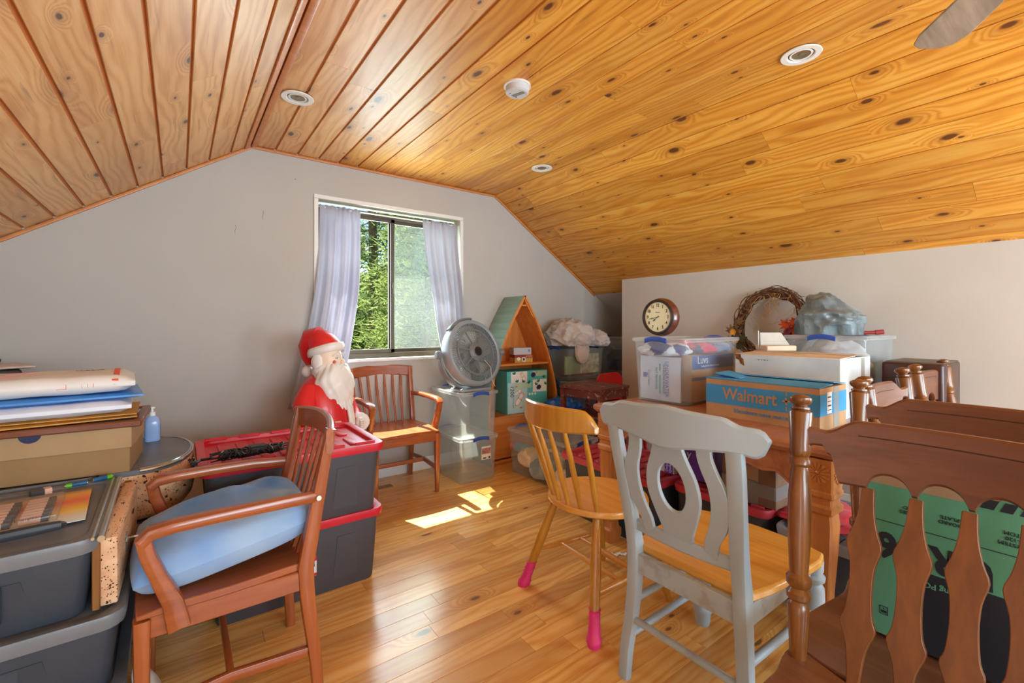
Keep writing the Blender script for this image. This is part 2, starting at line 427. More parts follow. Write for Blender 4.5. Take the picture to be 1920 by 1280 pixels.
# ceiling backing and planks
def slab(p, q, th, y0, y1):   # p,q are (x,z); thickness upward
    d = (V((q[0], 0, q[1])) - V((p[0], 0, p[1]))).normalized(); n = V((-d.z, 0, d.x))
    if n.z < 0: n = -n
    m = MB(); a, b = V((p[0], 0, p[1])) + n * .009, V((q[0], 0, q[1])) + n * .009
    ring = [a, b, b + n * th, a + n * th]
    return m.loft([[v + V((0, y0, 0)) for v in ring], [v + V((0, y1, 0)) for v in ring]])
ce = MB()
for p, q in (((XL - .06, CZ), (XR + .06, CZ)), ((-1.15, zL(-1.15)), (XL + .0, CZ)), ((XR - .0, CZ), (3.69, zR(3.69)))):
    s_ = slab(p, q, .1, YB - .1, D + .12); ce.add(s_.v, s_.f)
ceil = struct(ce.build('ceiling', M['amberdark'], smooth=0))
r3 = random.Random(11); BW = (XR - XL) / 14
for i in range(14):
    g = .013 if i < 6 else .004
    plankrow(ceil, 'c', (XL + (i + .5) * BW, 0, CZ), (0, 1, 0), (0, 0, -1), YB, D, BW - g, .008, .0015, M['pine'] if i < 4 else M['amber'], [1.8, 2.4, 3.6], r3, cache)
n = 11
for i in range(n):
    t = (i + .5) * .14
    if i == 0: pass
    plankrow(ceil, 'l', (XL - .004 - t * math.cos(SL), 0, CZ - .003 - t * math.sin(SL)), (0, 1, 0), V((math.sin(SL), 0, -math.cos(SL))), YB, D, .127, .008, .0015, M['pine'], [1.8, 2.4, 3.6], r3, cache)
LR = (3.69 - XR) / math.cos(SL); n = 12
for i in range(n):
    w = LR / n; t = (i + .5) * w
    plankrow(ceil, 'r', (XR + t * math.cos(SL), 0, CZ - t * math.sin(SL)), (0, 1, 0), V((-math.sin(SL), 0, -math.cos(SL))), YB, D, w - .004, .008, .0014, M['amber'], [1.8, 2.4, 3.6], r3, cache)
# walls
WX0, WX1, WZ0, WZ1 = .815, 1.992, .935, 2.12
m = MB(); m.poly([(-1.15, -.02), (4.7, -.02), (4.7, zR(4.7) + .02), (XR, CZ + .03), (XL, CZ + .03), (-1.15, zL(-1.15) + .03)], .14, frame((0, D + .07, 0), (1, 0, 0), (0, 0, 1)),
                 [[(WX0, WZ0), (WX1, WZ0), (WX1, WZ1), (WX0, WZ1)]])
struct(m.build('wall_back', M['wall'], smooth=0))
m = MB(); m.poly([(-1.15, -.02), (4.7, -.02), (4.7, zR(4.7) + .02), (XR, CZ + .03), (XL, CZ + .03), (-1.15, zL(-1.15) + .03)], .1, frame((0, YB - .05, 0), (1, 0, 0), (0, 0, 1)),
                 [[(-.2, .8), (2.4, .8), (2.4, 2.2), (-.2, 2.2)]])
struct(m.build('wall_front', M['wall'], smooth=0))
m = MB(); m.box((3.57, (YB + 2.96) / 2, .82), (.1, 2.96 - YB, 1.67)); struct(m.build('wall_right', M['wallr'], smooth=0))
m = MB(); m.box((-1.1, (YB + D) / 2, .74), (.1, D - YB, 1.5)); struct(m.build('wall_left', M['wall'], smooth=0))
m = MB(); s_ = slab((3.69, zR(3.69) - .012), (4.7, zR(4.7) - .012), .1, 1.0, D + .1); m.add(s_.v, s_.f); m.box((4.65, 2.3, .5), (.1, 2.6, 1.1)); m.box((4.1, 1.05, .7), (1.0, .1, 1.5))
struct(m.build('wall_recess', M['wall'], smooth=0))
# roof above, outside eave
m = MB(); m.box((1.4, D + .395, 2.42), (6.5, .51, .06)); struct(m.build('roof', M['bronze'], smooth=0))
# pine trim along ceiling line and white trims
def bar(name, p, q, w, h, mat, side=(0, 1, 0)):
    m = MB(); m.sweep([p, q], (w, h), side, .2); return struct(m.build(name, mat))
bar('trim_1', (-1.05, D - .006, zL(-1.05) - .016), (XL, D - .006, CZ - .012), .014, .018, M['pinetrim'])
bar('trim_2', (XL - .006, D - .006, CZ - .012), (XR + .006, D - .006, CZ - .012), .014, .018, M['pinetrim'])
bar('trim_3', (XR, D - .006, CZ - .012), (3.69, D - .006, zR(3.69) - .014), .014, .018, M['pinetrim'])
bar('trim_4', (XL + .012, YB, CZ - .006), (XL + .012, D, CZ - .006), .03, .01, M['pinetrim'], (1, 0, 0))
bar('trim_5', (XL - .03, YB, CZ - .028), (XL - .03, D, CZ - .028), .03, .01, M['pinetrim'], (math.cos(SL), 0, math.sin(SL)))
for nm, x0, x1, z0, z1 in (('trim_6', WX0 - .03, WX1 + .03, WZ1 - .002, WZ1 + .028), ('trim_7', WX0 - .03, WX0, WZ0 - .01, WZ1 - .0025), ('trim_8', WX1, WX1 + .03, WZ0 - .01, WZ1 - .0025)):
    m = MB(); m.box(((x0 + x1) / 2, D - .005, (z0 + z1) / 2), (x1 - x0, .016, z1 - z0), bev=.002); struct(m.build(nm, M['white']))
m = MB(); m.box(((WX0 + WX1) / 2, D + .02, WZ0 - .008), (WX1 - WX0 + .07, .09, .022), bev=.004, seg=2); struct(m.build('trim_9', M['white']))
def basebd(name, p, q, n):
    n = V(n); pr = [(0, 0), (.014, 0), (.014, .062), (.011, .066), (.011, .076), (.008, .08), (.008, .09), (.004, .097), (0, .097)]
    m = MB(); m.loft([[V(a) + n * u + V((0, 0, z)) for u, z in pr] for a in (p, q)]); return struct(m.build(name, M['white'], smooth=20))
basebd('baseboard_back', (-1.05, D, 0), (4.6, D, 0), (0, -1, 0))
basebd('baseboard_right', (3.52, YB, 0), (3.52, 2.96, 0), (-1, 0, 0))
basebd('baseboard_left', (-1.05, YB, 0), (-1.05, D, 0), (1, 0, 0))
# window
M['glass'] = (lambda t: (lambda tr, gl, fr: (lambda mx: (t.l(t.math('MULTIPLY', t.math('POWER', fr.outputs[1], 4.0), .3), mx.inputs[0]), t.l(tr.outputs[0], mx.inputs[1]), t.l(gl.outputs[0], mx.inputs[2]), t.done(mx))[-1])(t.n('ShaderNodeMixShader')))(t.n('ShaderNodeBsdfTransparent'), t.n('ShaderNodeBsdfGlossy', ), t.n('ShaderNodeLayerWeight')))(NT('window_glass'))
M['haze'] = clearplastic('dusty_glass', (250, 252, 244), .03, .3)
def ringbox(x0, x1, z0, z1, w, y0, y1, wb=None):
    m = MB(); wb = wb or w
    for c, d in ((((x0 + x1) / 2, z0 + wb / 2), (x1 - x0, wb)), (((x0 + x1) / 2, z1 - w / 2), (x1 - x0, w)), ((x0 + w / 2, (z0 + z1) / 2), (w, z1 - z0 - .002)), ((x1 - w / 2, (z0 + z1) / 2), (w, z1 - z0 - .002))):
        m.box((c[0], (y0 + y1) / 2, c[1]), (d[0], y1 - y0, d[1]), bev=.0025)
    return m
win = struct(ringbox(WX0, WX1, WZ0 + .002, WZ1 - .03, .035, D + .055, D + .12, .04).build('window_1', M['bronze']))
XM = 1.40
ringbox(WX0 + .03, XM + .02, WZ0 + .04, WZ1 - .06, .032, D + .062, D + .082).build('sash', M['bronze'], win)
ringbox(XM - .02, WX1 - .03, WZ0 + .04, WZ1 - .06, .032, D + .09, D + .11).build('sash', M['bronze'], win)
m = MB(); m.box((XM - .13 - .15, D + .072, (WZ0 + WZ1) / 2 - .01), (XM - WX0 - .09, .004, WZ1 - WZ0 - .16)); m.build('pane', M['glass'], win, smooth=0)
m = MB(); m.box((XM + .28, D + .1, (WZ0 + WZ1) / 2 - .01), (WX1 - XM - .09, .004, WZ1 - WZ0 - .16)); m.build('pane', M['haze'], win, smooth=0, label='dusty right window pane')
m = MB(); m.box((XM + .002, D + .056, 1.5), (.014, .01, .09), bev=.003); m.box((XM + .002, D + .048, 1.51), (.01, .016, .03), bev=.003); m.build('latch', M['bronze'], win)
# gathered curtains
M['curtain'] = cloth('curtain', (186, 186, 198), (200, 200, 210), trans=.28, scale=2, bump=.05, weave=600)
def curtain(label, top, bot, mid, zt, zb, seed, folds):
    nx, nz = 90, 44; vs = []; r = random.Random(seed); ph = [r.uniform(0, 6.28) for _ in range(4)]
    for j in range(nz + 1):
        v = j / nz
        for i in range(nx + 1):
            u = i / nx
            a = (1 - v) ** 2 * top[0] + 2 * v * (1 - v) * mid[0] + v * v * bot[0]; b = (1 - v) ** 2 * top[1] + 2 * v * (1 - v) * mid[1] + v * v * bot[1]
            uu = u + .03 * math.sin(3 * v + ph[0]) * math.sin(math.pi * u)
            fo = math.sin(uu * folds * 6.283 + ph[1] + 1.2 * v) * .55 + math.sin(uu * folds * 2.7 * 6.283 + ph[2] + v) * .3 * (1 - .7 * v) + .3 * math.sin(uu * folds * .5 * 6.283 + ph[3])
            amp = .013 + .024 * ss(0, .5, v)
            y = D + .035 - .075 * ss(.02, .5, v) - (.03 * ss(.5, 1, v)) + fo * amp - .012
            if v < .05: y += .004 * math.sin(u * 60)
            z = zt + (zb - zt) * v + .004 * math.sin(u * 43 + 1) * (1 - v)
            vs.append((a + (b - a) * u, min(y, D + .045), z))
    m = MB(); w = nx + 1
    m.add(vs, [(j * w + i, j * w + i + 1, (j + 1) * w + i + 1, (j + 1) * w + i) for j in range(nz) for i in range(nx)])
    o = m.build('curtain', M['curtain'], smooth=180, solid=.0015); tag(o, label, 'curtain', 'grey curtains at the window')
    return o
curtain('lavender-grey curtain at the window, hanging behind the red-capped figurine', (.83, 1.125), (.60, .93), (.82, 1.12), 2.085, .62, 1, 3.0)
curtain('lavender-grey curtain at the window, hanging behind the round floor fan', (1.645, 1.975), (1.86, 2.06), (1.66, 1.97), 2.085, .62, 5, 3.0)
m = MB(); m.tube([(WX0 + .002, D + .035, 2.072), (WX1 - .002, D + .035, 2.072)], .006, 8); tag(m.build('curtain_rod', M['white']), 'thin white tension rod across the top of the window', 'curtain rod')

# ---------------------------------------------------------------- outside
M['needle'] = leafmat('needles_bright', (70, 88, 48), (136, 152, 88), .42)
M['needle2'] = leafmat('needles_dark', (48, 68, 46), (98, 120, 78), .35)
M['leafy'] = leafmat('leafy_green', (74, 94, 50), (150, 160, 94), .42)
M['bark'] = plain('bark', (74, 62, 52), .95, var=.2, scale=10, bump=.6, bscale=20)
M['grass'] = leafmat('meadow', (110, 130, 60), (170, 180, 100), 0)
m = MB(); m.box((6, 60, -3.05), (160, 112, .1)); struct(m.build('ground', M['grass'], smooth=0))
def cards(pts, size, seed, asp=.28):
    r = random.Random(seed); vs = []; fs = []
    for p, d in pts:
        a = V((r.gauss(0, 1), r.gauss(0, 1), r.gauss(0, 1))); a = (V(d) * 1.2 + a * .8).normalized(); b = a.orthogonal().normalized()
        b = (b * math.cos(r.random() * 6.28) + a.cross(b) * math.sin(r.random() * 6.28)); L = size * r.uniform(.6, 1.3); w = L * asp
        i = len(vs); vs += [V(p) - b * w, V(p) + a * L - b * w * .2, V(p) + a * L + b * w * .2, V(p) + b * w]; fs.append((i, i + 1, i + 2, i + 3))
    m = MB(); m.add(vs, fs); return m
def conifer(name, h, rad, nb, per, mat, seed, first=.15, size=.3, asp=.28, droop=.25):
    r = random.Random(seed); t = thing(name, '', 'tree')
    m = MB(); m.tube([(.08 * math.sin(k * 1.3 + seed), .06 * math.cos(k), h * k / 6) for k in range(7)], [max(.02, .15 * (h / 9) * (1 - k / 6.3)) for k in range(7)], 8); m.build('trunk', M['bark'], t)
    pts = []; br = MB()
    for i in range(nb):
        f = first + (1 - first) * (i / nb) ** .9; z = h * f; L = rad * (1 - f) ** .75 * r.uniform(.55, 1.1) + .15; a = r.random() * 6.283
        d = V((math.cos(a), math.sin(a), -droop + .5 * f)); p0 = V((0, 0, z)); n = max(4, int(per * L))
        if L > .5: br.tube([p0, p0 + d * L * .9], [.02, .006], 4)
        for k in range(n):
            s = r.uniform(.25, 1) * L; q = p0 + d * s + V((r.gauss(0, .12 * L + .04), r.gauss(0, .12 * L + .04), r.gauss(0, .08 * L + .03)))
            pts.append((q, d + V((0, 0, r.uniform(-.2, .5)))))
    br.build('branches', M['bark'], t, smooth=0, kind='stuff')
    cards(pts, size, seed, asp).build('foliage', mat, t, smooth=0, kind='stuff'); return t
def bushy(name, h, rad, n, mat, seed, size=.22):
    r = random.Random(seed); t = thing(name, '', 'tree')
    m = MB(); m.tube([(0, 0, 0), (.1, 0, h * .5), (0, .1, h * .8)], [.1, .07, .03], 8); m.build('trunk', M['bark'], t)
    cl = [(V((r.gauss(0, rad * .45), r.gauss(0, rad * .45), h * r.uniform(.15, .95))), r.uniform(.25, .5) * rad) for _ in range(26)]; pts = []
    for _ in range(n):
        c, q = r.choice(cl); d = V((r.gauss(0, 1), r.gauss(0, 1), r.gauss(0, 1))).normalized(); pts.append((c + d * q * r.uniform(.6, 1.05), d))
    cards(pts, size, seed, .45).build('foliage', mat, t, smooth=0, kind='stuff'); return t
def put(o, x, y, z=-3.0, s=1, rz=0): o.location = (x, y, z); o.scale = (s, s, s); o.rotation_euler.z = R(rz); return o
pinea = conifer('pine_tree', 9.5, 1.7, 190, 120, M['needle'], 2, .12, .16, .09)
pinea['label'] = 'bright green pine filling the right window pane, nearest the house'; put(pinea, 4.15, 8.6)
fira = conifer('fir_tree', 13.5, 1.7, 80, 90, M['needle2'], 5, .30, .17, .13)
fira['label'] = 'tall dark fir with a bare trunk seen through the left window pane'; put(fira, 4.2, 12.2)
firb = dup(fira, (6.0, 14.6, -3.0), 70, 'dark fir trunk seen just right of the window mullion, high in the pane'); firb.scale = (1.05,) * 3
ba = bushy('leafy_tree', 6.2, 2.2, 26000, M['leafy'], 9, .11); ba['label'] = 'yellow-green leafy tree low behind the bare fir trunk'; put(ba, 5.0, 16.5)
ga = 'distant trees behind the window'
spots = [(2.9, 19, 1.0, 0), (.4, 18, 1.2, 150), (-3.2, 21, 1.3, 210), (7.8, 18, 1.15, 40), (10.2, 21, 1.3, 90), (6.6, 23, 1.0, 130), (12.8, 24, 1.5, 200), (4.6, 25, 1.0, 260), (9.2, 27, 1.3, 20), (14.5, 19, 1.4, 70), (2.0, 15, .9, 300)]
for i, (x, y, sc_, a) in enumerate(spots):
    o = dup(ba, (x, y, -3.0), a, 'yellow-green leafy tree in the distant woods outside the window', ga); o.scale = (sc_,) * 3
for i, (x, y, sc_, a) in enumerate([(9.6, 17.5, .95, 10), (11.8, 22, 1.1, 80), (12.8, 30, 1.2, 220), (6.9, 32, .72, 30)]):
    o = dup(fira, (x, y, -3.0), a, 'dark fir in the distant woods outside the window', 'distant firs behind the window'); o.scale = (sc_,) * 3

# ---------------------------------------------------------------- ceiling fittings
M['metal'] = plain('brushed_metal', (180, 178, 172), .3, .8, var=.03)
M['lamp'] = plain('lamp_reflector', (150, 140, 120), .25, .6, var=.05)
def downlight(x, y, on_slope, label, first=[None]):
    if first[0] is None:
        t = thing('recessed_downlight', label, 'light', group='recessed ceiling lights')
        m = MB(); m.loft([[(r * a, r * b, z) for a, b in circ(36)] for r, z in ((.047, .012), (.055, -.004), (.078, -.0045), (.080, 0), (.079, .004))], (0, 0)); m.build('trim_ring', M['white'], t)
        m = MB(); m.loft([[(r * a, r * b, z) for a, b in circ(36)] for r, z in ((.0475, .010), (.044, -.001), (.038, -.001), (.034, .012))], (0, 0)); m.build('gimbal_ring', M['white'], t)
        m = MB(); m.loft([[(r * a, r * b, z) for a, b in circ(28)] for r, z in ((.0345, .002), (.028, .02), (.012, .032), (.001, .034))], (0, 0)); m.ell((0, 0, .022), (.012, .012, .012), 12, 8); m.build('reflector', M['lamp'], t)
        m = MB(); m.loft([[(r * a, r * b, z) for a, b in circ(20)] for r, z in ((.048, .010), (.048, .04), (.001, .04))], (0, 0)); m.build('can', M['dark'], t)
        first[0] = t
    else: t = dup(first[0], (0, 0, 0), 0, label)
    if on_slope: t.location = (x, y, zR(x) - .001); t.rotation_euler = (0, SL, 0)
    else: t.location = (x, y, CZ - .001); t.rotation_euler = (R(0), 0, R(40))
    return t
def ceilpt(px, py):   # ray to flat ceiling / right slope
    r = (px - 960) / FPX; u = (HORY - py) / FPX; dx = math.sin(YAW) + r * math.cos(YAW); dy = math.cos(YAW) - r * math.sin(YAW)
    t = (CZ - CAMH) / u; x = dx * t
    if x > XR: t = (CZ + TS * XR - CAMH) / (u + TS * dx)
    return dx * t, dy * t
# (cut openings are not needed: the fittings sit against the boards)
for px, py, lb in ((558, 182, 'small white downlight in the ceiling nearest the left crease'), (1502, 101, 'white downlight in the sloping ceiling nearest the fan blade'), (1016, 314, 'small white downlight in the ceiling, farthest from the door end, near the right crease')):
    x, y = ceilpt(px, py); o = downlight(x, y, x > XR, lb)
    off = .036; n_ = V((-math.sin(SL), 0, -math.cos(SL))) if x > XR else V((0, 0, -1))
    o.location = V(o.location) + n_ * .005
    for c in o.children:
        if c.name.startswith(('reflector', 'can')): c.scale = (1, 1, .12)
        if c.name.startswith('gimbal'): c.scale = (1, 1, .4)
        if c.name.startswith('trim_ring'): c.scale = (1, 1, .6)
x, y = ceilpt(970, 160)
t = thing('smoke_detector', 'round white smoke detector on the pine ceiling between the downlights', 'smoke detector', (x, y, CZ), 20)
m = MB(); m.lathe([(0, .066), (.25, .068), (.3, .062)], (0, 0, 0), (0, 0, -.04), 40); m.build('base', M['white'], t)
M['ltgrey'] = plain('light_grey_plastic', (196, 198, 200), .5, var=.01); M['blackp'] = plain('black_plastic', (26, 26, 28), .45)
m = MB(); m.lathe([(.25, .060), (.85, .058), (1.0, .050)], (0, 0, 0), (0, 0, -.045), 40); m.build('cover', M['ltgrey'], t)
m = MB()
for i in range(3): m.box((-.008 + i * .008, -.005, -.0455), (.0018, .07, .002))
m.ell((.02, .02, -.0455), (.004, .004, .002), 10, 6); m.ell((-.028, .025, -.0455), (.003, .003, .002), 10, 6); m.build('vent_slots', M['dark'], t, kind='stuff')
# ceiling fan, only one blade reaches into view
t = thing('ceiling_fan', 'ceiling fan with weathered grey wooden blade reaching over the room', 'fan', (1.435, -.03, 2.10), 0)
M['greywood'] = wood('weathered_grey_wood', (128, 112, 98), (176, 160, 142), 'x', .6, 0, bump=.15)
m = MB(); m.lathe([(0, .055), (.1, .06), (.12, .012), (1, .012)], (0, 0, .285), (0, 0, .05), 24); m.build('down_rod', M['metal'], t)
m = MB(); m.lathe([(0, .02), (.1, .09), (.4, .11), (.7, .105), (1, .05)], (0, 0, .09), (0, 0, -.05), 28); m.build('motor_housing', M['metal'], t)
for a in (38, 110, 182, 254, 326):
    m = MB(); c, s_ = math.cos(R(a)), math.sin(R(a)); fr = frame((0, 0, 0), (c, s_, 0), (-s_, c, .12))
    out = [(.16, -.045), (.60, -.066), (.655, -.052), (.675, -.022), (.672, .03), (.65, .054), (.60, .064), (.16, .045)]
    m.poly(out, .007, fr); ob = m.build('blade', M['greywood'], t, bevel=.002)
    m = MB(); m.sweep([fr @ V((.08, 0, 0)), fr @ V((.2, 0, .006))], (.004, .03), (0, 0, 1)); m.build('blade_iron', M['metal'], ob)
# floor register
x0, y0 = 1.13, 3.30
t = thing('floor_register', 'wooden slotted floor register set in the floor near the window wall', 'vent', (1.16, 3.26, 0), 0)
m = MB(); m.box((0, 0, .0025), (.30, .10, .004), bev=.001); m.build('plate', M['floor'], t)
m = MB()
for s in (-1, 1):
    for i in range(9): m.box((s * .068 + (i - 4) * .0125, 0, .0048), (.006, .065, .001))
m.build('slots', M['dark'], t, kind='stuff')
# wall scratches and a nail hole
m = MB(); rr = random.Random(2)
for px, z0 in ((.46, 1.98), (.30, 1.86)):
    m.tube([(px + .004 * math.sin(k * 2), D - .001, z0 - .02 * k) for k in range(4)], .0009, 4)
m.box((.663, D - .001, 2.23), (.003, .002, .008)); struct(m.build('wall_scuffs', M['dark']))
# ---------------------------------------------------------------- armchairs (front faces local -y)
M['cherry'] = wood('cherry_wood', (134, 64, 28), (174, 94, 48), 'z', .3, .35)
M['cherryx'] = wood('cherry_wood_x', (134, 66, 30), (174, 98, 52), 'x', .3, .35)
M['cherryy'] = wood('cherry_wood_y', (134, 64, 28), (174, 94, 48), 'y', .3, .35)
def armchair(label, loc, rz, W2=.225, top=.885):
    t = thing('armchair', label, 'chair', loc, rz, 'slat-back armchairs')
    bk = lambda z: .195 + .03 * ss(.45, 0, z) * 1.4 + .085 * ((z - .44) / .45 if z > .44 else 0)      # y of the back plane
    for s in (-1, 1):
        m = MB(); m.sweep([(s * (W2 + (.012 if z > .44 else 0) * (z - .44) * 2), bk(z), z) for z in (0, .12, .25, .36, .44, .52, .62, .72, .80, .865)],
                [(.030, .034), (.032, .038), (.034, .043), (.034, .048), (.034, .05), (.034, .048), (.034, .043), (.034, .038), (.033, .034), (.032, .03)], (1, 0, 0), .2)
        m.build('rear_leg', M['cherry'], t)
        m = MB(); m.sweep([(s * W2, -.235, 0), (s * W2, -.235, .25), (s * W2, -.235, .425)], [(.026, .026), (.036, .036), (.042, .042)]); m.build('front_leg', M['cherry'], t)
        # armrest: level bar that turns down in front into the raked support
        m = MB(); xo = s * (W2 + .022)
        m.sweep([(s * (W2 + .008), bk(.66) - .01, .655), (xo, .10, .662), (xo, -.05, .664), (xo, -.16, .662), (xo, -.215, .655), (xo, -.236, .635)],
                [(.030, .034), (.038, .034), (.05, .032), (.052, .032), (.05, .033), (.048, .034)], (1, 0, 0), .35)
        m.sweep([(xo, -.232, .65), (xo, -.222, .60), (xo, -.195, .53), (xo - s * .004, -.165, .46), (xo - s * .004, -.150, .385)], [(.038, .036), (.036, .036), (.036, .040), (.036, .05), (.034, .056)], (1, 0, 0), .2)
        m.build('armrest', M['cherryy'], t)
        m = MB(); m.lathe([(0, .008), (1, .008)], (s * (W2 + .0285), bk(.66) - .005, .655), (s * (W2 + .0315), bk(.66) - .005, .655), 14); m.build('bolt_cap', M['white'], t)
        m = MB(); m.sweep([(s * W2, -.22, .17), (s * W2, -.02, .185), (s * W2, .20, .17)], (.02, .03)); m.build('stretcher', M['cherryy'], t)
        m = MB(); m.box((s * (W2 - .002), -.02, .40), (.024, .40, .06), bev=.003); m.build('side_apron', M['cherryy'], t)
    m = MB(); m.sweep([(-W2, -.02, .185), (W2, -.02, .185)], (.03, .02), (0, 0, 1)); m.build('stretcher', M['cherryx'], t)
    for y_ in (-.238, .19): m = MB(); m.box((0, y_, .40), (W2 * 2 - .03, .024, .06), bev=.003); m.build('apron', M['cherryx'], t)
    m = MB(); nx, ny = 14, 14; g = []
    for k, th in ((0, 0), (1, -.024)):
        for j in range(ny + 1):
            for i in range(nx + 1):
                u, v = i / nx * 2 - 1, j / ny * 2 - 1; wx = W2 + .018 - .018 * ss(-.2, 1, v)
                dip = -.012 * (1 - u * u) * (1 - v * v) - .012 * ss(.6, 1, -v) * (u * u)
                g.append((u * wx, -.02 + v * .228 - .012 * (1 - u * u) * ss(0, 1, -v), .453 + (dip if k == 0 else th)))
    w = nx + 1; N = w * (ny + 1); fs = []
    for j in range(ny):
        for i in range(nx):
            a = j * w + i; fs.append((a, a + 1, a + w + 1, a + w)); fs.append((N + a, N + a + w, N + a + w + 1, N + a + 1))
    ed = [i for i in range(nx)] + [nx + j * w for j in range(ny)] + [ny * w + nx - i for i in range(nx)] + [(ny - j) * w for j in range(ny)]
    for i in range(len(ed)): a, b = ed[i], ed[(i + 1) % len(ed)]; fs.append((b, a, N + a, N + b))
    m.add(g, fs); m.build('seat', M['cherryy'], t, bevel=.004)
    yt = bk(.84)
    xs = [(-1 + 2 * i / 20) * (W2 + .028) for i in range(21)]
    m = MB(); m.strip(xs, lambda x: .792 + .010 * (1 - (x / W2) ** 2) * 1.4, lambda x: .872 + .014 * (1 - (x / W2) ** 2), .024, lambda x: yt + .006 + .035 * (1 - (x / W2) ** 2)); m.build('top_rail', M['cherryx'], t)
    for i in range(6):
        f = (i - 2.5) / 2.5; x1, x0 = f * W2 * .74, f * W2 * .62
        m = MB(); m.sweep([(x0, .185, .445), ((x0 + x1) / 2, bk(.62) + .022 * (1 - f * f * .5), .62), (x1, bk(.8) + .012 + .03 * (1 - f * f * .5), .81)], [(.017, .014)] * 3, (1, 0, 0), .3); m.build('back_slat', M['cherry'], t)
    return t
armchair('brown armchair in front of the window holding nothing on its seat', (1.275, 3.19, 0), 0)
ac = armchair('brown armchair beside the dark totes with a blue cushion on its seat', (.14, 1.765, 0), -90); ac.scale = (1, .93, 1)
# blue cushion
M['blue'] = cloth('blue_cushion', (58, 126, 208), (158, 186, 216), scale=2.2, thr=(.36, .66), weave=700)
def cushion(w, d, h, seed):
    vs = []; fs = []; n = 28
    for k in (1, -1):
        for j in range(n + 1):
            for i in range(n + 1):
                u, v = i / n * 2 - 1, j / n * 2 - 1; e = (1 - u ** 4) * (1 - v ** 4)
                z = k * h / 2 * max(0, e) ** .42
                q = 1 - .05 * (u * u * v * v) ; wr = noise.noise(V((u * 2.2 + seed, v * 2.2, k))) * .014 + .008 * math.sin(7 * u + 5 * v + 3 * noise.noise(V((u, v, 2))))
                vs.append((u * w / 2 * q, v * d / 2 * q, z + (wr * e if k > 0 else 0)))
    N = (n + 1) ** 2; w_ = n + 1
    for j in range(n):
        for i in range(n):
            a = j * w_ + i; fs.append((a, a + 1, a + w_ + 1, a + w_)); fs.append((N + a, N + a + w_, N + a + w_ + 1, N + a + 1))
    ed = [i for i in range(n)] + [n + j * w_ for j in range(n)] + [n * w_ + n - i for i in range(n)] + [(n - j) * w_ for j in range(n)]
    for i in range(len(ed)): a, b = ed[i], ed[(i + 1) % len(ed)]; fs.append((b, a, N + a, N + b))
    m = MB(); m.add(vs, fs); return m
cu = cushion(.49, .44, .15, 3).build('cushion', M['blue'], smooth=60)
tag(cu, 'puffy light blue cushion lying on the seat of the armchair by the dark totes', 'cushion', loc=(.125, 1.765, .540), rz=(0, -9, 2))

# ---------------------------------------------------------------- yellow spindle-back chair
M['gold'] = wood('golden_varnish', (170, 110, 26), (208, 152, 56), 'z', .3, .4)
M['goldx'] = wood('golden_varnish_x', (206, 138, 52), (232, 172, 84), 'x', .28, .4)
M['pink'] = plain('pink_tape', (232, 54, 130), .45, var=.06, bump=.3, bscale=40)
t = thing('spindle_chair', 'honey-yellow spindle-back chair with pink tape wrapped round its rear feet', 'chair', (1.50, 1.405, 0), 86)
m = MB(); prof = []
def seatout(a, r):
    c, s_ = math.cos(a), math.sin(a); return (r * .225 * c * (1 + .02 * math.cos(2 * a)), r * .222 * s_ * (1.0 if s_ < 0 else .95) )
m.loft([[(*seatout(2 * math.pi * i / 40, r), z) for i in range(40)] for r, z in ((.80, .418), (.93, .420), (1.0, .430), (1.0, .446), (.985, .452), (.80, .449), (.4, .444), (.01, .443))])
m.build('seat', M['goldx'], t)
for s in (-1, 1):
    for b in (-1, 1):   # b=1 rear
        p1 = V((s * .13, b * .12, .425)); p0 = V((s * (.238 if b > 0 else .205), b * .235, 0)); q = lambda f: p0 + (p1 - p0) * f
        m = MB(); m.tube([q(0), q(.12), q(.35), q(.6), q(.85), q(1)], [.0145, .0165, .0205, .0215, .019, .015], 14); lg = m.build('leg', M['gold'], t)
        if b > 0:
            rr = random.Random(s + 5); m = MB(); rings = []
            for k in range(16):
                f = k / 15 * .27; p = q(f); rad = .0225 + (.008 * math.exp(-((k - 2.5) / 2.0) ** 2)) + rr.uniform(-.0012, .0012)
                rings.append([p + V((rad * a * (1 + .1 * math.sin(3 * k)), rad * c, 0)) for a, c in circ(14, 1, k * .3)])
            m.loft(rings); m.build('foot_tape', M['pink'], lg, smooth=60)
            m = MB(); m.ell((p0.x, p0.y, .005), (.020, .020, .006), 14, 6); m.build('foot_pad', M['dark'], lg)
    a, b = V((s * .20, .185, .165)), V((s * .178, -.185, .165))
    m = MB(); m.tube([a, a.lerp(b, .25), a.lerp(b, .5), a.lerp(b, .75), b], [.008, .013, .015, .013, .008], 10); m.build('stretcher', M['goldx'], t)
for y in (.05, -.06):
    m = MB(); m.tube([(-.185, y, .165), (-.09, y, .165), (0, y, .165), (.09, y, .165), (.185, y, .165)], [.008, .012, .014, .012, .008], 10); m.build('stretcher', M['goldx'], t)
ytop = .30
xs = [-.235 + .47 * i / 24 for i in range(25)]
bw = lambda x: ytop - .075 * (x / .225) ** 2
m = MB(); m.strip(xs, lambda x: .775 + .045 * max(0, (abs(x) - .17) / .065) ** 2 * 0 + .0 + .012 * (x / .225) ** 2, lambda x: .878 - .004 * (x / .2) ** 2 - .055 * max(0, (abs(x) - .18) / .055) ** 2.2, .022, bw)
m.build('crest_rail', M['gold'], t)
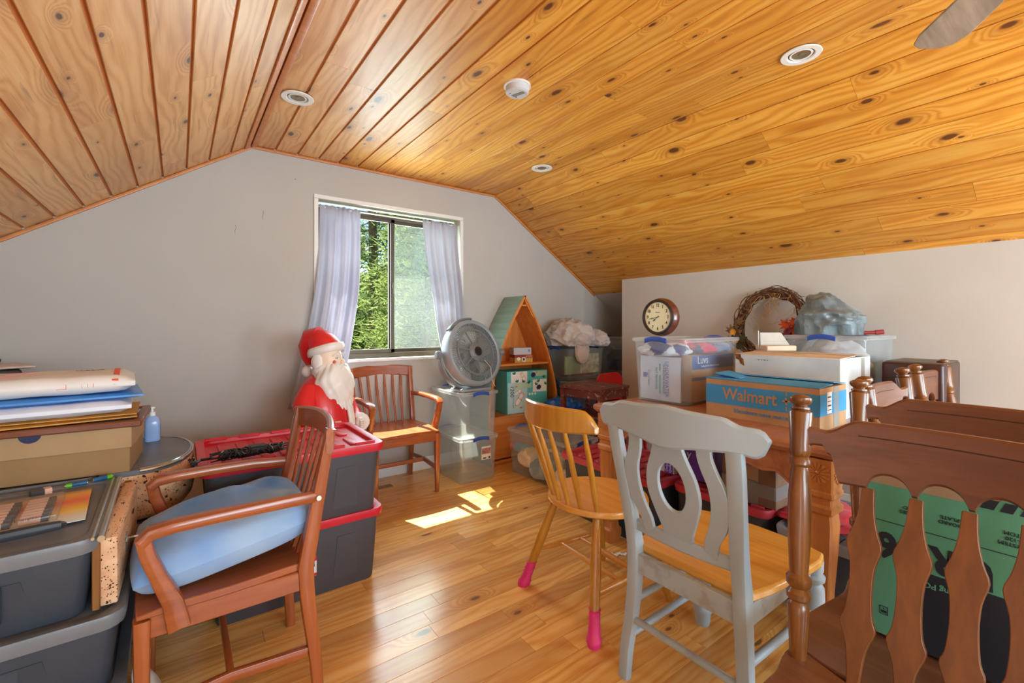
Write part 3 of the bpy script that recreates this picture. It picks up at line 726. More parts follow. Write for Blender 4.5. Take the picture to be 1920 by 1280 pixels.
for i in range(6):
    f = (i - 2.5) / 2.5; x1 = f * .195; x0 = f * .150; y0 = .187 - .05 * f * f
    m = MB(); p = [V((x0, y0, .44)), V((x0 + (x1 - x0) * .35, y0 + (bw(x1) - y0) * .32, .56)), V((x0 + (x1 - x0) * .7, y0 + (bw(x1) - y0) * .66, .68)), V((x1, bw(x1), .79))]
    m.tube(p, [.0085, .0125, .0115, .008], 10); m.build('spindle', M['gold'], t)

# ---------------------------------------------------------------- white painted chair
M['paint'] = wood('grey_white_paint', (166, 172, 174), (178, 184, 185), 'z', .5, 0, wear=None, bump=.02)
def worn():
    t_ = NT('worn_white_paint'); co = t_.coord(); f = t_.noise(co, 2.5, 3)
    col = t_.ramp(f, [(.3, (158, 173, 182)), (.7, (172, 186, 194))])
    w = t_.noise(co, 40, 4, .6); w2 = t_.noise(co, 3.0, 2)
    k = t_.math('MULTIPLY', t_.ramp(w, [(.70, (0, 0, 0, 1)), (.73, (1, 1, 1, 1))]), t_.ramp(w2, [(.56, (0, 0, 0, 1)), (.64, (1, 1, 1, 1))]))
    geo = t_.n('ShaderNodeNewGeometry'); pe = t_.ramp(geo.outputs['Pointiness'], [(.60, (0, 0, 0, 1)), (.66, (1, 1, 1, 1))])
    k2 = t_.math('MULTIPLY', pe, t_.ramp(t_.noise(co, 18, 5), [(.5, (0, 0, 0, 1)), (.6, (1, 1, 1, 1))]))
    col = t_.mix(t_.math('MAXIMUM', k, k2), col, lin((120, 88, 52)))
    return t_.done(t_.bsdf(col, .5, 0, f, .05, .002))
M['paint'] = worn()
M['oak'] = wood('yellow_oak', (206, 140, 48), (236, 182, 92), 'x', .32, .35)
t = thing('painted_chair', 'chipped grey-white painted chair with yellow oak seat and pierced centre splat', 'chair', (1.462, .815, 0), 90)
byw = lambda z: .205 + (.03 * ss(.3, 0, z)) + max(0, (z - .45)) * .20
for s in (-1, 1):
    m = MB(); zs = [0, .1, .2, .3, .4, .46, .52, .6, .7, .8, .87]
    xw = lambda z: s * (.205 - .022 * ss(0, .42, z) + .020 * ss(.5, .87, z))
    m.sweep([(xw(z), byw(z), z) for z in zs], [(.036, .030), (.038, .034), (.040, .038), (.041, .042), (.042, .046), (.042, .048), (.044, .040), (.046, .032), (.046, .028), (.046, .026), (.046, .024)], (1, 0, 0), .22)
    m.build('rear_post', M['paint'], t, label=None)
    # turned front leg
    pr = [(t_, r_ * 1.18) for t_, r_ in ((0, .020), (.04, .024), (.10, .025), (.13, .030), (.17, .031), (.19, .026), (.22, .024), (.5, .028), (.78, .027), (.82, .020), (.84, .028), (.87, .030), (.89, .022), (.92, .026), (1, .027))]
    m = MB(); m.lathe(pr, (s * .20, -.235, 0), (s * .196, -.225, .43), 20); lg = m.build('front_leg', M['paint'], t)
    m = MB(); m.lathe([(0, .019), (1, .021)], (s * .20, -.235, .0), (s * .20, -.235, .012), 16); m.build('foot_pad', M['dark'], lg)
    for z in (.15, .26):
        m = MB(); m.tube([(s * .200, -.232, z), (s * .195, 0, z), (s * .190, byw(z), z)], .0125, 12); m.build('stretcher', M['paint'], t)
    m = MB(); m.box((s * .190, 0, .398), (.020, .42, .062), bev=.002); m.build('side_apron', M['paint'], t)
m = MB(); m.tube([(-.19, byw(.20), .20), (.19, byw(.20), .20)], .0115, 12); m.build('stretcher', M['paint'], t)
m = MB(); m.tube([(-.19, -.232, .24), (.19, -.232, .24)], .0115, 12); m.build('stretcher', M['paint'], t)
for y_ in (.207, -.225): m = MB(); m.box((0, y_, .398), (.36, .022, .064), bev=.002); m.build('apron', M['paint'], t)
out = [(-.195, .19), (-.215, .10), (-.232, -.05), (-.238, -.18), (-.225, -.235), (-.15, -.262), (0, -.272), (.15, -.262), (.225, -.235), (.238, -.18), (.232, -.05), (.215, .10), (.195, .19), (0, .19)]
m = MB(); m.poly(out, .028, frame((0, 0, .442), (1, 0, 0), (0, 1, 0))); m.build('seat', M['oak'], t, bevel=.007, label='yellow oak seat')
bwc = lambda x: -.035 * (x / .25) ** 2 + .012
def crest_top(x):
    a = min(1, abs(x) / .262); k = 1 - (1 - max(0, 1 - ((a - .88) / .12) ** 2) ** .5 if a > .88 else 0); return .893 + (.055 - .010 * a - .016 * ss(.6, .78, a) + .004 * ss(.35, 0, a)) * (.08 + .92 * k)
def crest_bot(x):
    a = min(1, abs(x) / .262); k = 1 - (1 - max(0, 1 - ((a - .88) / .12) ** 2) ** .5 if a > .88 else 0); return .893 - (.050 + .018 * math.exp(-(a / .28) ** 2) - .006 * ss(.4, .7, a) + .004 * ss(.8, .9, a)) * (.08 + .92 * k)
xs = [-.262 + .524 * i / 48 for i in range(49)]
m = MB(); m.strip([x * 1.07 for x in xs], lambda x: crest_bot(x / 1.07) + .012, lambda x: crest_top(x / 1.07) + .012, .024, lambda x: byw(.89) + .004 + bwc(x)); m.build('crest_rail', M['paint'], t)
m = MB(); m.strip([-.185 + .37 * i / 16 for i in range(17)], lambda x: .512, lambda x: .552, .02, lambda x: byw(.53) + .010 - .02 * (x / .185) ** 2); m.build('back_rail', M['paint'], t)
fr = frame((0, byw(.53) + .006, .53), (1, 0, 0), (0, math.sin(math.atan(.20)), math.cos(math.atan(.20))))
def sym(pts): return [(a, b) for a, b in pts] + [(-a, b) for a, b in reversed(pts)]
hw = [(.045, 0), (.052, .04), (.070, .09), (.086, .14), (.090, .18), (.082, .23), (.062, .28), (.050, .32), (.050, .345)]
def smoothpts(p, n=4):
    o = []
    for i in range(len(p) - 1):
        a, b, c, d = p[max(i - 1, 0)], p[i], p[i + 1], p[min(i + 2, len(p) - 1)]
        for k in range(n):
            u = k / n; o.append(tuple(.5 * (2 * b[j] + (c[j] - a[j]) * u + (2 * a[j] - 5 * b[j] + 4 * c[j] - d[j]) * u * u + (-a[j] + 3 * b[j] - 3 * c[j] + d[j]) * u ** 3) for j in (0, 1)))
    return o + [p[-1]]
hole = [(.047 * math.cos(2 * math.pi * i / 28), .185 + .078 * math.sin(2 * math.pi * i / 28) * (1 + .0 * i)) for i in range(28)]
m = MB(); m.poly(sym(smoothpts(hw)), .014, fr, [hole]); m.build('centre_splat', M['paint'], t, bevel=.002)
for s in (-1, 1):
    cx = [(.105, 0), (.112, .05), (.135, .10), (.150, .16), (.146, .22), (.128, .27), (.118, .31), (.120, .34)]
    w_ = [.018, .022, .026, .028, .026, .024, .022, .022]
    cs = smoothpts([(c, b) for c, b in cx]); ws = smoothpts([(a, b[1]) for a, b in zip(w_, cx)])
    o1 = [(s * (c[0] - w[0]), c[1]) for c, w in zip(cs, ws)]; o2 = [(s * (c[0] + w[0]), c[1]) for c, w in zip(cs, ws)]
    m = MB(); m.poly(o1 + o2[::-1], .013, fr); m.build('side_splat', M['paint'], t, bevel=.002)

# ---------------------------------------------------------------- brown colonial dining chairs (front local -y)
M['brown'] = wood('brown_stained_wood', (84, 44, 14), (146, 88, 32), 'z', .3, .35)
M['brownx'] = wood('brown_stained_wood_x', (92, 52, 32), (124, 76, 50), 'x', .38, .2)
M['browns'] = wood('brown_slat_wood', (104, 58, 20), (142, 84, 34), 'z', .4, .15)
def colonial(label, loc, rz):
    t = thing('dining_chair', label, 'chair', loc, rz, 'brown colonial dining chairs')
    yb = lambda z: .205 + (z - .45) * .15
    out = smoothpts([(0, .185), (.10, .195), (.17, .215), (.232, .232), (.248, .20), (.232, .10), (.245, -.02), (.255, -.14), (.235, -.225), (.15, -.26), (0, -.27)])
    pts = out + [(-a, b) for a, b in reversed(out[1:-1])]
    m = MB(); n = len(pts)
    m.loft([[(a * k, b * k, z) for a, b in pts] for k, z in ((.90, .416), (.97, .420), (1, .432), (1, .446), (.985, .452), (.9, .450), (.6, .443), (.2, .446), (.01, .447))]); m.build('seat', M['brownx'], t)
    pr = [(0, .013), (.02, .017), (.10, .019), (.17, .022), (.20, .022), (.215, .017), (.225, .024), (.245, .025), (.262, .018), (.275, .025), (.30, .026), (.315, .019), (.34, .020),
          (.45, .0235), (.60, .024), (.70, .019), (.715, .017), (.725, .022), (.745, .022), (.755, .0175), (.765, .0215), (.78, .0225), (.80, .0215), (.925, .0255), (.93, .0245), (.937, .018), (.941, .0205), (.948, .0205),
          (.953, .0145), (.958, .0155), (.964, .0205), (.974, .0245), (.985, .0240), (.994, .0165), (1, .004)]
    for s in (-1, 1):
        m = MB(); m.lathe(pr, (s * .222, yb(.44), .44), (s * .250, yb(1.03), 1.032), 20); m.build('back_post', M['brown'], t)
        for b in (-1, 1):
            lp = [(0, .013), (.1, .016), (.14, .024), (.2, .026), (.25, .019), (.3, .024), (.55, .026), (.68, .02), (.7, .026), (.74, .026), (.77, .018), (1, .019)]
            m = MB(); m.lathe(lp, (s * .225, b * .215 + .0, 0), (s * .175, b * .15, .425), 16); m.build('leg', M['brown'], t)
        a, b_ = V((s * .212, .19, .15)), V((s * .212, -.19, .15))
        m = MB(); m.tube([a, a.lerp(b_, .3), a.lerp(b_, .5), a.lerp(b_, .7), b_], [.008, .014, .018, .014, .008], 10); m.build('stretcher', M['brown'], t)
    m = MB(); m.tube([(-.21, 0, .15), (-.1, 0, .15), (0, 0, .15), (.1, 0, .15), (.21, 0, .15)], [.008, .014, .018, .014, .008], 10); m.build('stretcher', M['brown'], t)
    def top(x):
        a = abs(x); return .985 - .030 * ss(.135, .195, a) + .008 * ss(.19, .245, a)
    def bot(x):
        a = abs(x); k = 0
        for c in (0, .085): 
            k = max(k, .036 * max(0, 1 - ((a - c) / .036) ** 2) ** .5)
        b0 = .838 + k
        b0 += .062 * ss(.17, .185, a) - .02 * math.exp(-((a - .172) / .02) ** 2) * 0 + .018 * ss(.19, .20, a) * ss(.245, .215, a)
        return b0
    xs = [-.238 + .476 * i / 112 for i in range(113)]
    m = MB(); m.strip(xs, bot, top, .020, lambda x: yb(.9) + .045 * (1 - (x / .24) ** 2)); m.build('crest_rail', M['brownx'], t, bevel=0)
    m = MB()
    m.strip([-.135 + .27 * i / 24 for i in range(25)], lambda x: .952, lambda x: .9545, .0212, lambda x: yb(.9) + .045 * (1 - (x / .24) ** 2)); m.build('carved_line', M['dark'], t)
    for f in (-.127, -.0425, .0425, .127):
        hw = [(.010, 0), (.012, .035), (.018, .085), (.031, .125), (.024, .15), (.020, .20), (.022, .25), (.031, .29), (.022, .32), (.014, .36), (.011, .41)]
        o = sym(smoothpts(hw, 3)); b1 = yb(.9) + .045 * (1 - (f / .24) ** 2); b0 = yb(.45) - .012 + .008
        fr = frame((f * .93, b0, .442), (1, 0, 0), (f * .12, b1 - b0, .41)); m = MB(); m.poly(o, .012, fr); m.build('back_slat', M['browns'], t, bevel=.0015)
    return t
c1 = colonial('brown colonial dining chair in front, its back slats covering the green carton', (.925, .222, 0), -90)
c2 = dup(c1, (1.405, .245, 0), -90, 'second brown colonial dining chair, behind the green carton')
c3 = dup(c1, (2.075, .235, 0), 2, 'brown colonial dining chair beside the wide white carton, turned away from the table')
c4 = dup(c1, (2.80, .255, 0), 0, 'farthest brown colonial dining chair, beside the dark wooden case')

# ---------------------------------------------------------------- dining table
M['table'] = wood('table_honey', (160, 92, 42), (206, 136, 70), 'z', .35, .3)
M['tablex'] = wood('table_honey_x', (150, 92, 62), (190, 126, 88), 'x', .3, .3)
TX0, TX1, TY0, TY1, TZ = 1.875, 3.42, .60, 1.80, .755
t = thing('dining_table', 'honey-brown dining table with scalloped apron and thick carved legs, loaded with boxes', 'table', ((TX0 + TX1) / 2, (TY0 + TY1) / 2, 0))
hx, hy = (TX1 - TX0) / 2, (TY1 - TY0) / 2
m = MB()
m.loft([[(a, b, z) for a, b in rrect(hx * 2 - k, hy * 2 - k, .03, 3)] for k, z in ((.06, TZ - .046), (.03, TZ - .040), (.012, TZ - .030), (.0, TZ - .024), (0, TZ - .008), (.010, TZ - .002), (.018, TZ))])
m.build('tabletop', M['tablex'], t)
for sx in (-1, 1):
    for sy in (-1, 1):
        cx, cy = sx * (hx - .070), sy * (hy - .080)
        m = MB(); sec = [(0, .040), (.045, .046), (.07, .046), (.08, .038), (.11, .034), (.13, .040), (.14, .030), (.20, .030), (.36, .040), (.46, .044), (.50, .040), (.51, .050), (.53, .052), (.54, .044), (.56, .044), (.57, .052), (.585, .052), (.59, .048), (.60, .048), (.605, .050), (.707, .050)]
        m.loft([[(cx + a, cy + b, z) for a, b in rrect(w * 2, w * 2, .006, 1)] for z, w in sec]); lg = m.build('leg', M['table'], t, smooth=30)
        m = MB()   # carved rosettes on the outer faces
        for fr in (frame((cx + sx * .0505, cy, .657), (0, -sx * 1.0, 0), (0, 0, 1)), frame((cx, cy + sy * .0505, .657), (sy * 1.0, 0, 0), (0, 0, 1))):
            m.M = fr; nrm = 1
            m.ell((0, 0, .001), (.008, .008, .006), 12, 6)
            for k in range(14):
                a = 2 * math.pi * k / 14; c, s_ = math.cos(a), math.sin(a)
                m.poly([(.010 * c - .002 * s_, .010 * s_ + .002 * c), (.036 * c - .0055 * s_, .036 * s_ + .0055 * c), (.041 * c, .041 * s_), (.036 * c + .0055 * s_, .036 * s_ - .0055 * c), (.010 * c + .002 * s_, .010 * s_ - .002 * c)], .006)
            m.M = None
        m.build('rosette', M['table'], lg, smooth=20)
def apronbot(u):   # u in -1..1
    a = abs(u); return .618 + .055 * (1 - ss(.0, .30, a)) * 0 + .035 * ss(.62, .30, a) - .012 * math.exp(-((a - .70) / .10) ** 2) - .045 * ss(.80, .97, a) + .012 * math.exp(-(a / .12) ** 2)
for sx in (-1, 1):
    L = hy - .155; fr = frame((sx * (hx - .06), 0, 0), (0, -sx, 0), (0, 0, 1))
    F2 = Matrix(((0, sx * 1.0, 0, sx * (hx - .058)), (-sx * 1.0, 0, 0, 0), (0, 0, 1, 0), (0, 0, 0, 1)))
    m = MB(); m.strip([-L + 2 * L * i / 60 for i in range(61)], lambda x: apronbot(x / L), lambda x: .71, .02, lambda x: 0, F2)
    m.strip([-L + 2 * L * i / 60 for i in range(61)], lambda x: apronbot(x / L), lambda x: apronbot(x / L) + .014, .030, lambda x: 0, F2); m.build('apron', M['tablex'], t)
    L = hx - .125; F2 = Matrix(((1, 0, 0, 0), (0, 1, 0, sx * (hy - .088)), (0, 0, 1, 0), (0, 0, 0, 1)))
    m = MB(); m.strip([-L + 2 * L * i / 60 for i in range(61)], lambda x: apronbot(x / L), lambda x: .71, .02, lambda x: 0, F2); m.build('apron', M['tablex'], t)

# ---------------------------------------------------------------- totes and bins
M['tote'] = plain('tote_charcoal', (72, 70, 74), .55, var=.03, bump=.08, bscale=250)
M['red'] = plain('tote_red', (206, 30, 46), .42, var=.03)
M['darkred'] = plain('tote_dull_red', (186, 52, 66), .5, var=.03)
M['totedk'] = plain('tote_dark_blue_grey', (52, 58, 68), .55, var=.05, bump=.1, bscale=200)
M['lidgrey'] = plain('lid_grey_worn', (104, 106, 110), .38, var=.14, scale=5)
M['lidlt'] = plain('lid_light_grey', (140, 146, 154), .45, var=.05)
def tote(name, label, loc, rz, sx, sy, h, mb, ml, ribs=True, cat='storage tote', group=None, taper=.93, lid=True, deep=.018):
    """opaque tote: body with moulded panels, lid with raised rim, recessed top and pads; sx along x"""
    t = thing(name, label, cat, loc, rz, group)
    m = MB(); bz = h - .05
    m.loft([[(a, b, z) for a, b in rrect(sx * k, sy * k, .035, 4)] for k, z in ((taper - .01, 0), (taper, .008), (.985, bz), (.985, h - .02))])
    for s in (-1, 1):   # tapered relief panels on the faces
        for i in range(max(1, int(sx / .2))):
            cx = (i + .5) / max(1, int(sx / .2)) * sx * .8 - sx * .4
            k = taper + (.985 - taper) * .5
            a = s * (sy / 2 * taper + .0025); b = s * (sy / 2 * .985 + .0025); w0, w1 = .055, .038
            vs = [(cx - w0, a, .05), (cx + w0, a, .05), (cx + w1, a + (b - a) * .85, bz * .85), (cx - w1, a + (b - a) * .85, bz * .85)]
            vs += [(x, y - s * .010, z) for x, y, z in vs]; m.add(vs, [(0, 1, 2, 3), (4, 5, 6, 7), (0, 1, 5, 4), (1, 2, 6, 5), (2, 3, 7, 6), (3, 0, 4, 7)])
    m.build('body', mb, t, bevel=0)
    if lid:
        m = MB(); q = [(1.0, h - .038), (1.035, h - .036), (1.05, h - .010), (1.04, h), (.955, h), (.945, h - .002), (.935, h - deep), (.5, h - deep), (.01, h - deep)]
        m.loft([[(a, b, z) for a, b in rrect(sx * k if k > .2 else sx * k, (sy - sx + sx * k) if False else sy * k, .045 * min(1, k), 4)] for k, z in q], (0, 1))
        if ribs:
            nr = max(3, int(sx / .085)); nc = 2 if sy > .3 else 1
            for c in range(nc):
                for i in range(nr):
                    cx = (i + .5) / nr * sx * .84 - sx * .42; cy = ((c + .5) / nc - .5) * sy * .80; L = sy * .80 / nc * .40
                    m.loft([[(cx + a, cy + b, z) for a, b in rrect(.05 * k, L * 2 * k, .022 * k, 3)] for k, z in ((1, h - deep - .001), (.93, h - deep + .007), (.90, h - deep + .008))])
            for i in range(5):
                cx = (i - 2) / 5 * sx
                for s in (-1, 1): m.box((cx, s * sy * .455, h + .002), (sx * .13, .012, .014), bev=.003)
        m.build('lid', ml, t)
    return t
tg = 'charcoal totes with red lids by the window armchair'
b = tote('storage_tote', 'lower charcoal tote with red lid, standing on the floor under its twin', (.435, 2.365, 0), 0, .68, .50, .335, M['tote'], M['red'], group=tg)
a = tote('storage_tote', 'upper charcoal tote with red lid, black cord bundle lying on it', (.425, 2.37, .320), 0, .70, .54, .325, M['tote'], M['red'], group=tg)
M['label'] = plain('paper_label', (222, 222, 222), .6)
m = MB(); m.box((0, 0, 0), (.07, .0015, .09)); lb = m.build('sticker', M['label'], b); lb.location = (.02, -.2395, .14)
m = MB(); m.box((0, -.0012, .033), (.07, .001, .024)); m.box((0, -.0012, -.038), (.07, .001, .012)); m.build('red_band', M['red'], lb)
# cable bundle lying on the red lid
M['cable'] = plain('black_cable', (30, 30, 32), .4)
t = thing('cord_bundle', 'bundle of coiled black cable lying on the red tote lid', 'cable', (.25, 2.19, .650), 4)
m = MB(); rr = random.Random(4)
for k in range(34):
    x = -.11 + .22 * k / 33; ph = rr.random() * 6.28; ry, rz_ = .040 * rr.uniform(.7, 1.1), .018 * rr.uniform(.7, 1.1)
    m.tube([(x + .016 * math.sin(a_ / 10 * 6.283 + ph), ry * math.cos(a_ / 10 * 6.283), .019 + rz_ * math.sin(a_ / 10 * 6.283)) for a_ in range(11)], .0032, 5, (0, 0))
for k in range(8):
    m.tube([(-.15 + .3 * i / 10, .02 * math.sin(k + i * .8), .018 + .014 * math.cos(k * 1.9 + i * .3)) for i in range(11)], .003, 5)
m.build('coil', M['cable'], t, kind='stuff')
m = MB(); m.box((.02, 0, .030), (.07, .06, .022), bev=.006); m.build('cable_wrap', M['blackp'], t)
m = MB(); m.tube([(-.15, .01, .012), (-.18, .02, .01), (-.20, -.01, .008)], .006, 6); m.box((-.205, -.012, .009), (.022, .03, .014), bev=.003); m.build('plug', M['blackp'], t)

M['clear'] = clearplastic('clear_plastic', (250, 253, 254), .13, .08)
M['clearlid'] = clearplastic('clear_lid', (250, 252, 253), .28)
M['bluep'] = plain('blue_latch', (52, 86, 176), .35)
def bin_(name, label, loc, rz, sx, sy, h, latch='y', group=None, handle=True, lid=True, taper=.90, mat=None, matlid=None, latchmat=None):
    """translucent bin: hollow shell, lipped lid, curved latches on the short ends; latch='y' puts them on the +-y faces"""
    t = thing(name, label, 'storage bin', loc, rz, group); mat = mat or M['clear']
    sh = lambda k, z, i=0: [(a, b, z) for a, b in rrect(sx * k - i, sy * k - i, .035 * k, 4)]
    m = MB(); m.loft([sh(taper, 0), sh(taper + .006, .006), sh(.975, h - .03), sh(1.0, h - .028), sh(1.0, h - .016), sh(.97, h - .016, .004), sh(taper + .006, .010, .006), sh(.01, .009)], (1, 1))
    m.build('body', mat, t)
    if lid:
        m = MB(); m.loft([sh(1.0, h - .020), sh(1.03, h - .022), sh(1.035, h - .006), sh(1.02, h - .001), sh(.92, h), sh(.90, h - .010), sh(.5, h - .010), sh(.01, h - .010)], (0, 1)); m.build('lid', matlid or M['clearlid'], t)
    if handle:
        for s in (-1, 1):
            L = .07; m = MB(); rg = []
            e = (sy if latch == 'y' else sx) * .5 + .014
            for i in range(13):
                u = i / 12 * 2 - 1; x = u * L; z = h - .012 - .006 + .012 * (1 - u * u); y = s * e
                hh = .014; rg.append([((x, y + a, z + b) if latch == 'y' else (y + a, x, z + b)) for a, b in rrect(.010, hh * 2, .004, 2)])
            m.loft(rg); m.build('latch', latchmat or M['bluep'], t, label='blue latch')
    return t
cg = 'stacked clear bins under the round fan'
B1 = bin_('storage_bin', 'lower empty clear bin with a product sticker, under the fan', (1.855, 3.185, 0), 0, .345, .50, .345, group=cg)
B2 = bin_('storage_bin', 'upper empty clear bin with blue latch, carrying the round fan', (1.855, 3.185, .336), 0, .345, .50, .352, group=cg)
m = MB(); m.box((0, 0, 0), (.085, .0012, .10)); st = m.build('sticker', M['label'], B1); st.location = (.055, -.249, .215)
M['stred'] = plain('sticker_print', (168, 120, 118), .6, var=.3, scale=40); m = MB(); m.box((0, -.001, .015), (.08, .0008, .045)); m.build('print', M['stred'], st)
m = MB(); m.box((-.015, -.001, -.038), (.03, .0008, .01)); m.box((.028, -.001, -.038), (.016, .0008, .014)); m.build('print', M['blackp'], st)
B3 = bin_('storage_bin', 'long clear bin of mixed household things standing on the floor behind the yellow chair', (2.36, 2.70, 0), 1, .34, .70, .355)
B4 = bin_('storage_bin', 'clear bin of picture books topped with a crumpled cloth, right of the boat shelf', (3.19, 3.28, .672), 0, .50, .34, .315, latch='x', lid=False)
M['cleardk'] = clearplastic('smoky_clear', (226, 232, 240), .12)
B5 = bin_('storage_bin', 'dark-filled clear bin beneath the bin of picture books', (3.19, 3.28, .33), 0, .50, .34, .335, latch='x', mat=M['cleardk'])
B5b = bin_('storage_bin', 'lowest clear bin on the floor right of the boat shelf', (3.19, 3.28, 0), 0, .50, .34, .33, latch='x', mat=M['cleardk'])
B6 = bin_('storage_bin', 'clear bin of dark clothes in the wall recess', (3.87, 3.20, .66), 0, .44, .46, .42, mat=M['clear'])
B6b = bin_('storage_bin', 'clear bin on the recess floor beneath the bin of dark clothes', (3.87, 3.20, 0), 0, .46, .46, .335, group='bins in the recess')
B6c = bin_('storage_bin', 'middle clear bin of the recess stack', (3.87, 3.20, .335), 0, .46, .46, .325, group='bins in the recess')
B7 = bin_('storage_bin', 'large clear bin of clothes on the table, the round clock standing on it', (2.475, 1.585, .755), 1, .60, .35, .372, latch='x')
B8 = bin_('storage_bin', 'clear bin with a raised blue latch behind the white carton, plastic bag on top', (3.19, 1.03, .755), -2, .46, .42, .385, latch='x')
ug = 'red-lidded totes under the table'
tote('storage_tote', 'dull-red-lidded dark tote under the left end of the table', (2.245, 1.825, 0), 90, .72, .48, .375, M['totedk'], M['darkred'], group=ug)
tote('storage_tote', 'dull-red-lidded dark tote under the middle of the table, cartons on its lid', (2.34, 1.18, 0), 90, .46, .50, .375, M['totedk'], M['darkred'], group=ug)
C = tote('storage_tote', 'dark blue-grey tote with a ribbed light grey lid under the table', (2.33, .715, 0), 90, .36, .54, .345, M['totedk'], M['lidlt'], ribs=False)
m = MB()
for i in range(9): m.box((-.13 + i * .032, .20, .345 - .012), (.003, .09, .003))
for i in range(3): m.ell((-.03 + .05 * i, .24, .346), (.008, .006, .003), 10, 6)
m.build('lid_grooves', M['blackp'], C, kind='stuff')
# ---------------------------------------------------------------- holiday figurine (front local -y)
M['figred'] = plain('glossy_red_plastic', (214, 34, 38), .38, var=.08, scale=4, coat=.2)
M['figwhite'] = plain('glossy_white_plastic', (232, 226, 220), .42, var=.02, scale=6)
M['skin'] = plain('flesh_plastic', (238, 212, 186), .4, var=.03)
M['figblack'] = plain('glossy_black_plastic', (22, 20, 22), .3)
t = thing('holiday_figurine', 'tall plastic holiday figurine of a bearded man in red coat and red cap', 'figurine', (.735, 2.97, 0), 44)
def ringz(z, rx, ry, cy=0, n=32, pw=2.3):
    o = []
    for c, s_ in circ(n):
        o.append((rx * math.copysign(abs(c) ** (2 / pw), c), cy + ry * math.copysign(abs(s_) ** (2 / pw), s_), z))
    return o
m = MB(); m.loft([ringz(*a) for a in ((.30, .165, .135), (.31, .185, .15), (.42, .178, .145, -.01), (.52, .180, .15, -.02), (.60, .184, .152, -.02), (.70, .186, .145, -.01), (.79, .176, .125, 0), (.84, .145, .105, .005), (.875, .095, .085, .005), (.90, .06, .06, 0))]); m.build('coat', M['figred'], t, smooth=70)
m = MB(); m.loft([ringz(*a) for a in ((.285, .17, .14), (.29, .195, .165), (.335, .193, .163), (.345, .17, .14))]); m.build('coat_hem', M['figwhite'], t, smooth=70)
for s in (-1, 1):
    m = MB(); m.loft([ringz(z, a, b, c) and [(x + s * .075, y, zz) for x, y, zz in ringz(z, a, b, c)] for z, a, b, c in ((.10, .062, .07, 0), (.2, .072, .08, 0), (.31, .078, .09, 0))]); m.build('trousers', M['figred'], t, smooth=70)
    m = MB(); m.loft([[(x + s * .08, y, zz) for x, y, zz in ringz(z, a, b, c)] for z, a, b, c in ((0, .06, .10, -.04), (.03, .064, .105, -.04), (.06, .06, .085, -.02), (.10, .056, .065, 0), (.15, .060, .068, 0))]); m.build('boot', M['figblack'], t, smooth=70)
    m = MB(); m.tube([(s * .13, .02, .82), (s * .195, .01, .74), (s * .215, -.03, .64), (s * .19, -.10, .58), (s * .13, -.165, .575)], [.05, .066, .066, .056, .05], 18); m.build('sleeve', M['figred'], t, smooth=70)
    m = MB(); m.tube([(s * .145, -.150, .576), (s * .12, -.175, .575)], [.058, .058], 18); m.build('cuff', M['figwhite'], t, smooth=50)
    m = MB(); m.ell((s * .088, -.19, .580), (.04, .035, .036), 16, 10)
    for k in range(4): m.tube([(s * (.085 - .0), -.20, .565 + .012 * k), (s * .06, -.222, .563 + .012 * k), (s * .04, -.215, .562 + .012 * k)], [.008, .0078, .006], 8)
    m.tube([(s * .09, -.2, .60), (s * .07, -.215, .612)], [.009, .007], 8); m.build('mitten', M['figwhite'], t, smooth=70)
m = MB(); m.sweep([(0, -.165, .60 - .3 + .0 + .02), (0, -.168, .42), (0, -.178, .52), (0, -.180, .62), (0, -.165, .70)], (.055, .02), (1, 0, 0), .4); m.build('coat_trim', M['figwhite'], t, smooth=60)
m = MB(); m.loft([ringz(.475, .188, .162, -.012), ringz(.478, .192, .166, -.012), ringz(.512, .192, .166, -.012), ringz(.515, .186, .160, -.012)]); m.build('belt', M['figblack'], t, smooth=50)
# head, beard, cap
def facef(p):
    k = 1
    k += .10 * math.exp(-((p.x) / .16) ** 2 - ((p.z + .02) / .2) ** 2) * (p.y < 0)
    return k
m = MB(); m.ell((0, -.015, .985), (.082, .090, .105), 26, 20, facef); m.build('head', M['skin'], t, smooth=80)
m = MB(); m.ell((0, -.116, .972), (.016, .018, .014), 14, 10); m.build('nose', M['skin'], t, smooth=80)
M['eyeb'] = plain('eye_blue', (40, 120, 160), .3); M['lip'] = plain('rosy', (222, 88, 76), .4)
for s in (-1, 1):
    m = MB(); m.ell((s * .034, -.096, .998), (.009, .006, .008), 12, 8); e = m.build('eye', M['figwhite'], t); m = MB(); m.ell((s * .034, -.1015, .998), (.0055, .003, .0055), 12, 8); m.build('iris', M['eyeb'], e)
    m = MB(); m.tube([(s * .014, -.102, 1.016), (s * .034, -.101, 1.022), (s * .054, -.086, 1.014)], [.004, .006, .003], 8); m.build('eyebrow', M['figwhite'], t)
    m = MB(); m.ell((s * .044, -.090, .974), (.013, .008, .011), 12, 8); m.build('cheek', M['lip'], t)
m = MB(); m.ell((0, -.114, .940), (.013, .008, .008), 12, 8); m.build('mouth', M['lip'], t)
def beardf(p):
    a = math.atan2(p.x, -p.y); return 1 + .05 * math.sin(a * 13 + 5 * p.z + 1.5 * math.sin(p.z * 6)) * (.4 + .6 * ss(.5, -.8, p.z)) + .03 * math.sin(a * 5 - p.z * 9)
m = MB(); m.ell((0, -.060, .815), (.138, .112, .170), 60, 34, beardf)
m.ell((0, -.020, .915), (.100, .088, .075), 44, 18, beardf)
for s in (-1, 1): 
    m.ell((s * .080, .005, .975), (.016, .038, .05), 16, 12, beardf); m.tube([(s * .004, -.120, .955), (s * .035, -.116, .943), (s * .062, -.095, .925), (s * .08, -.075, .915)], [.011, .017, .013, .005], 12)
rr = random.Random(8)
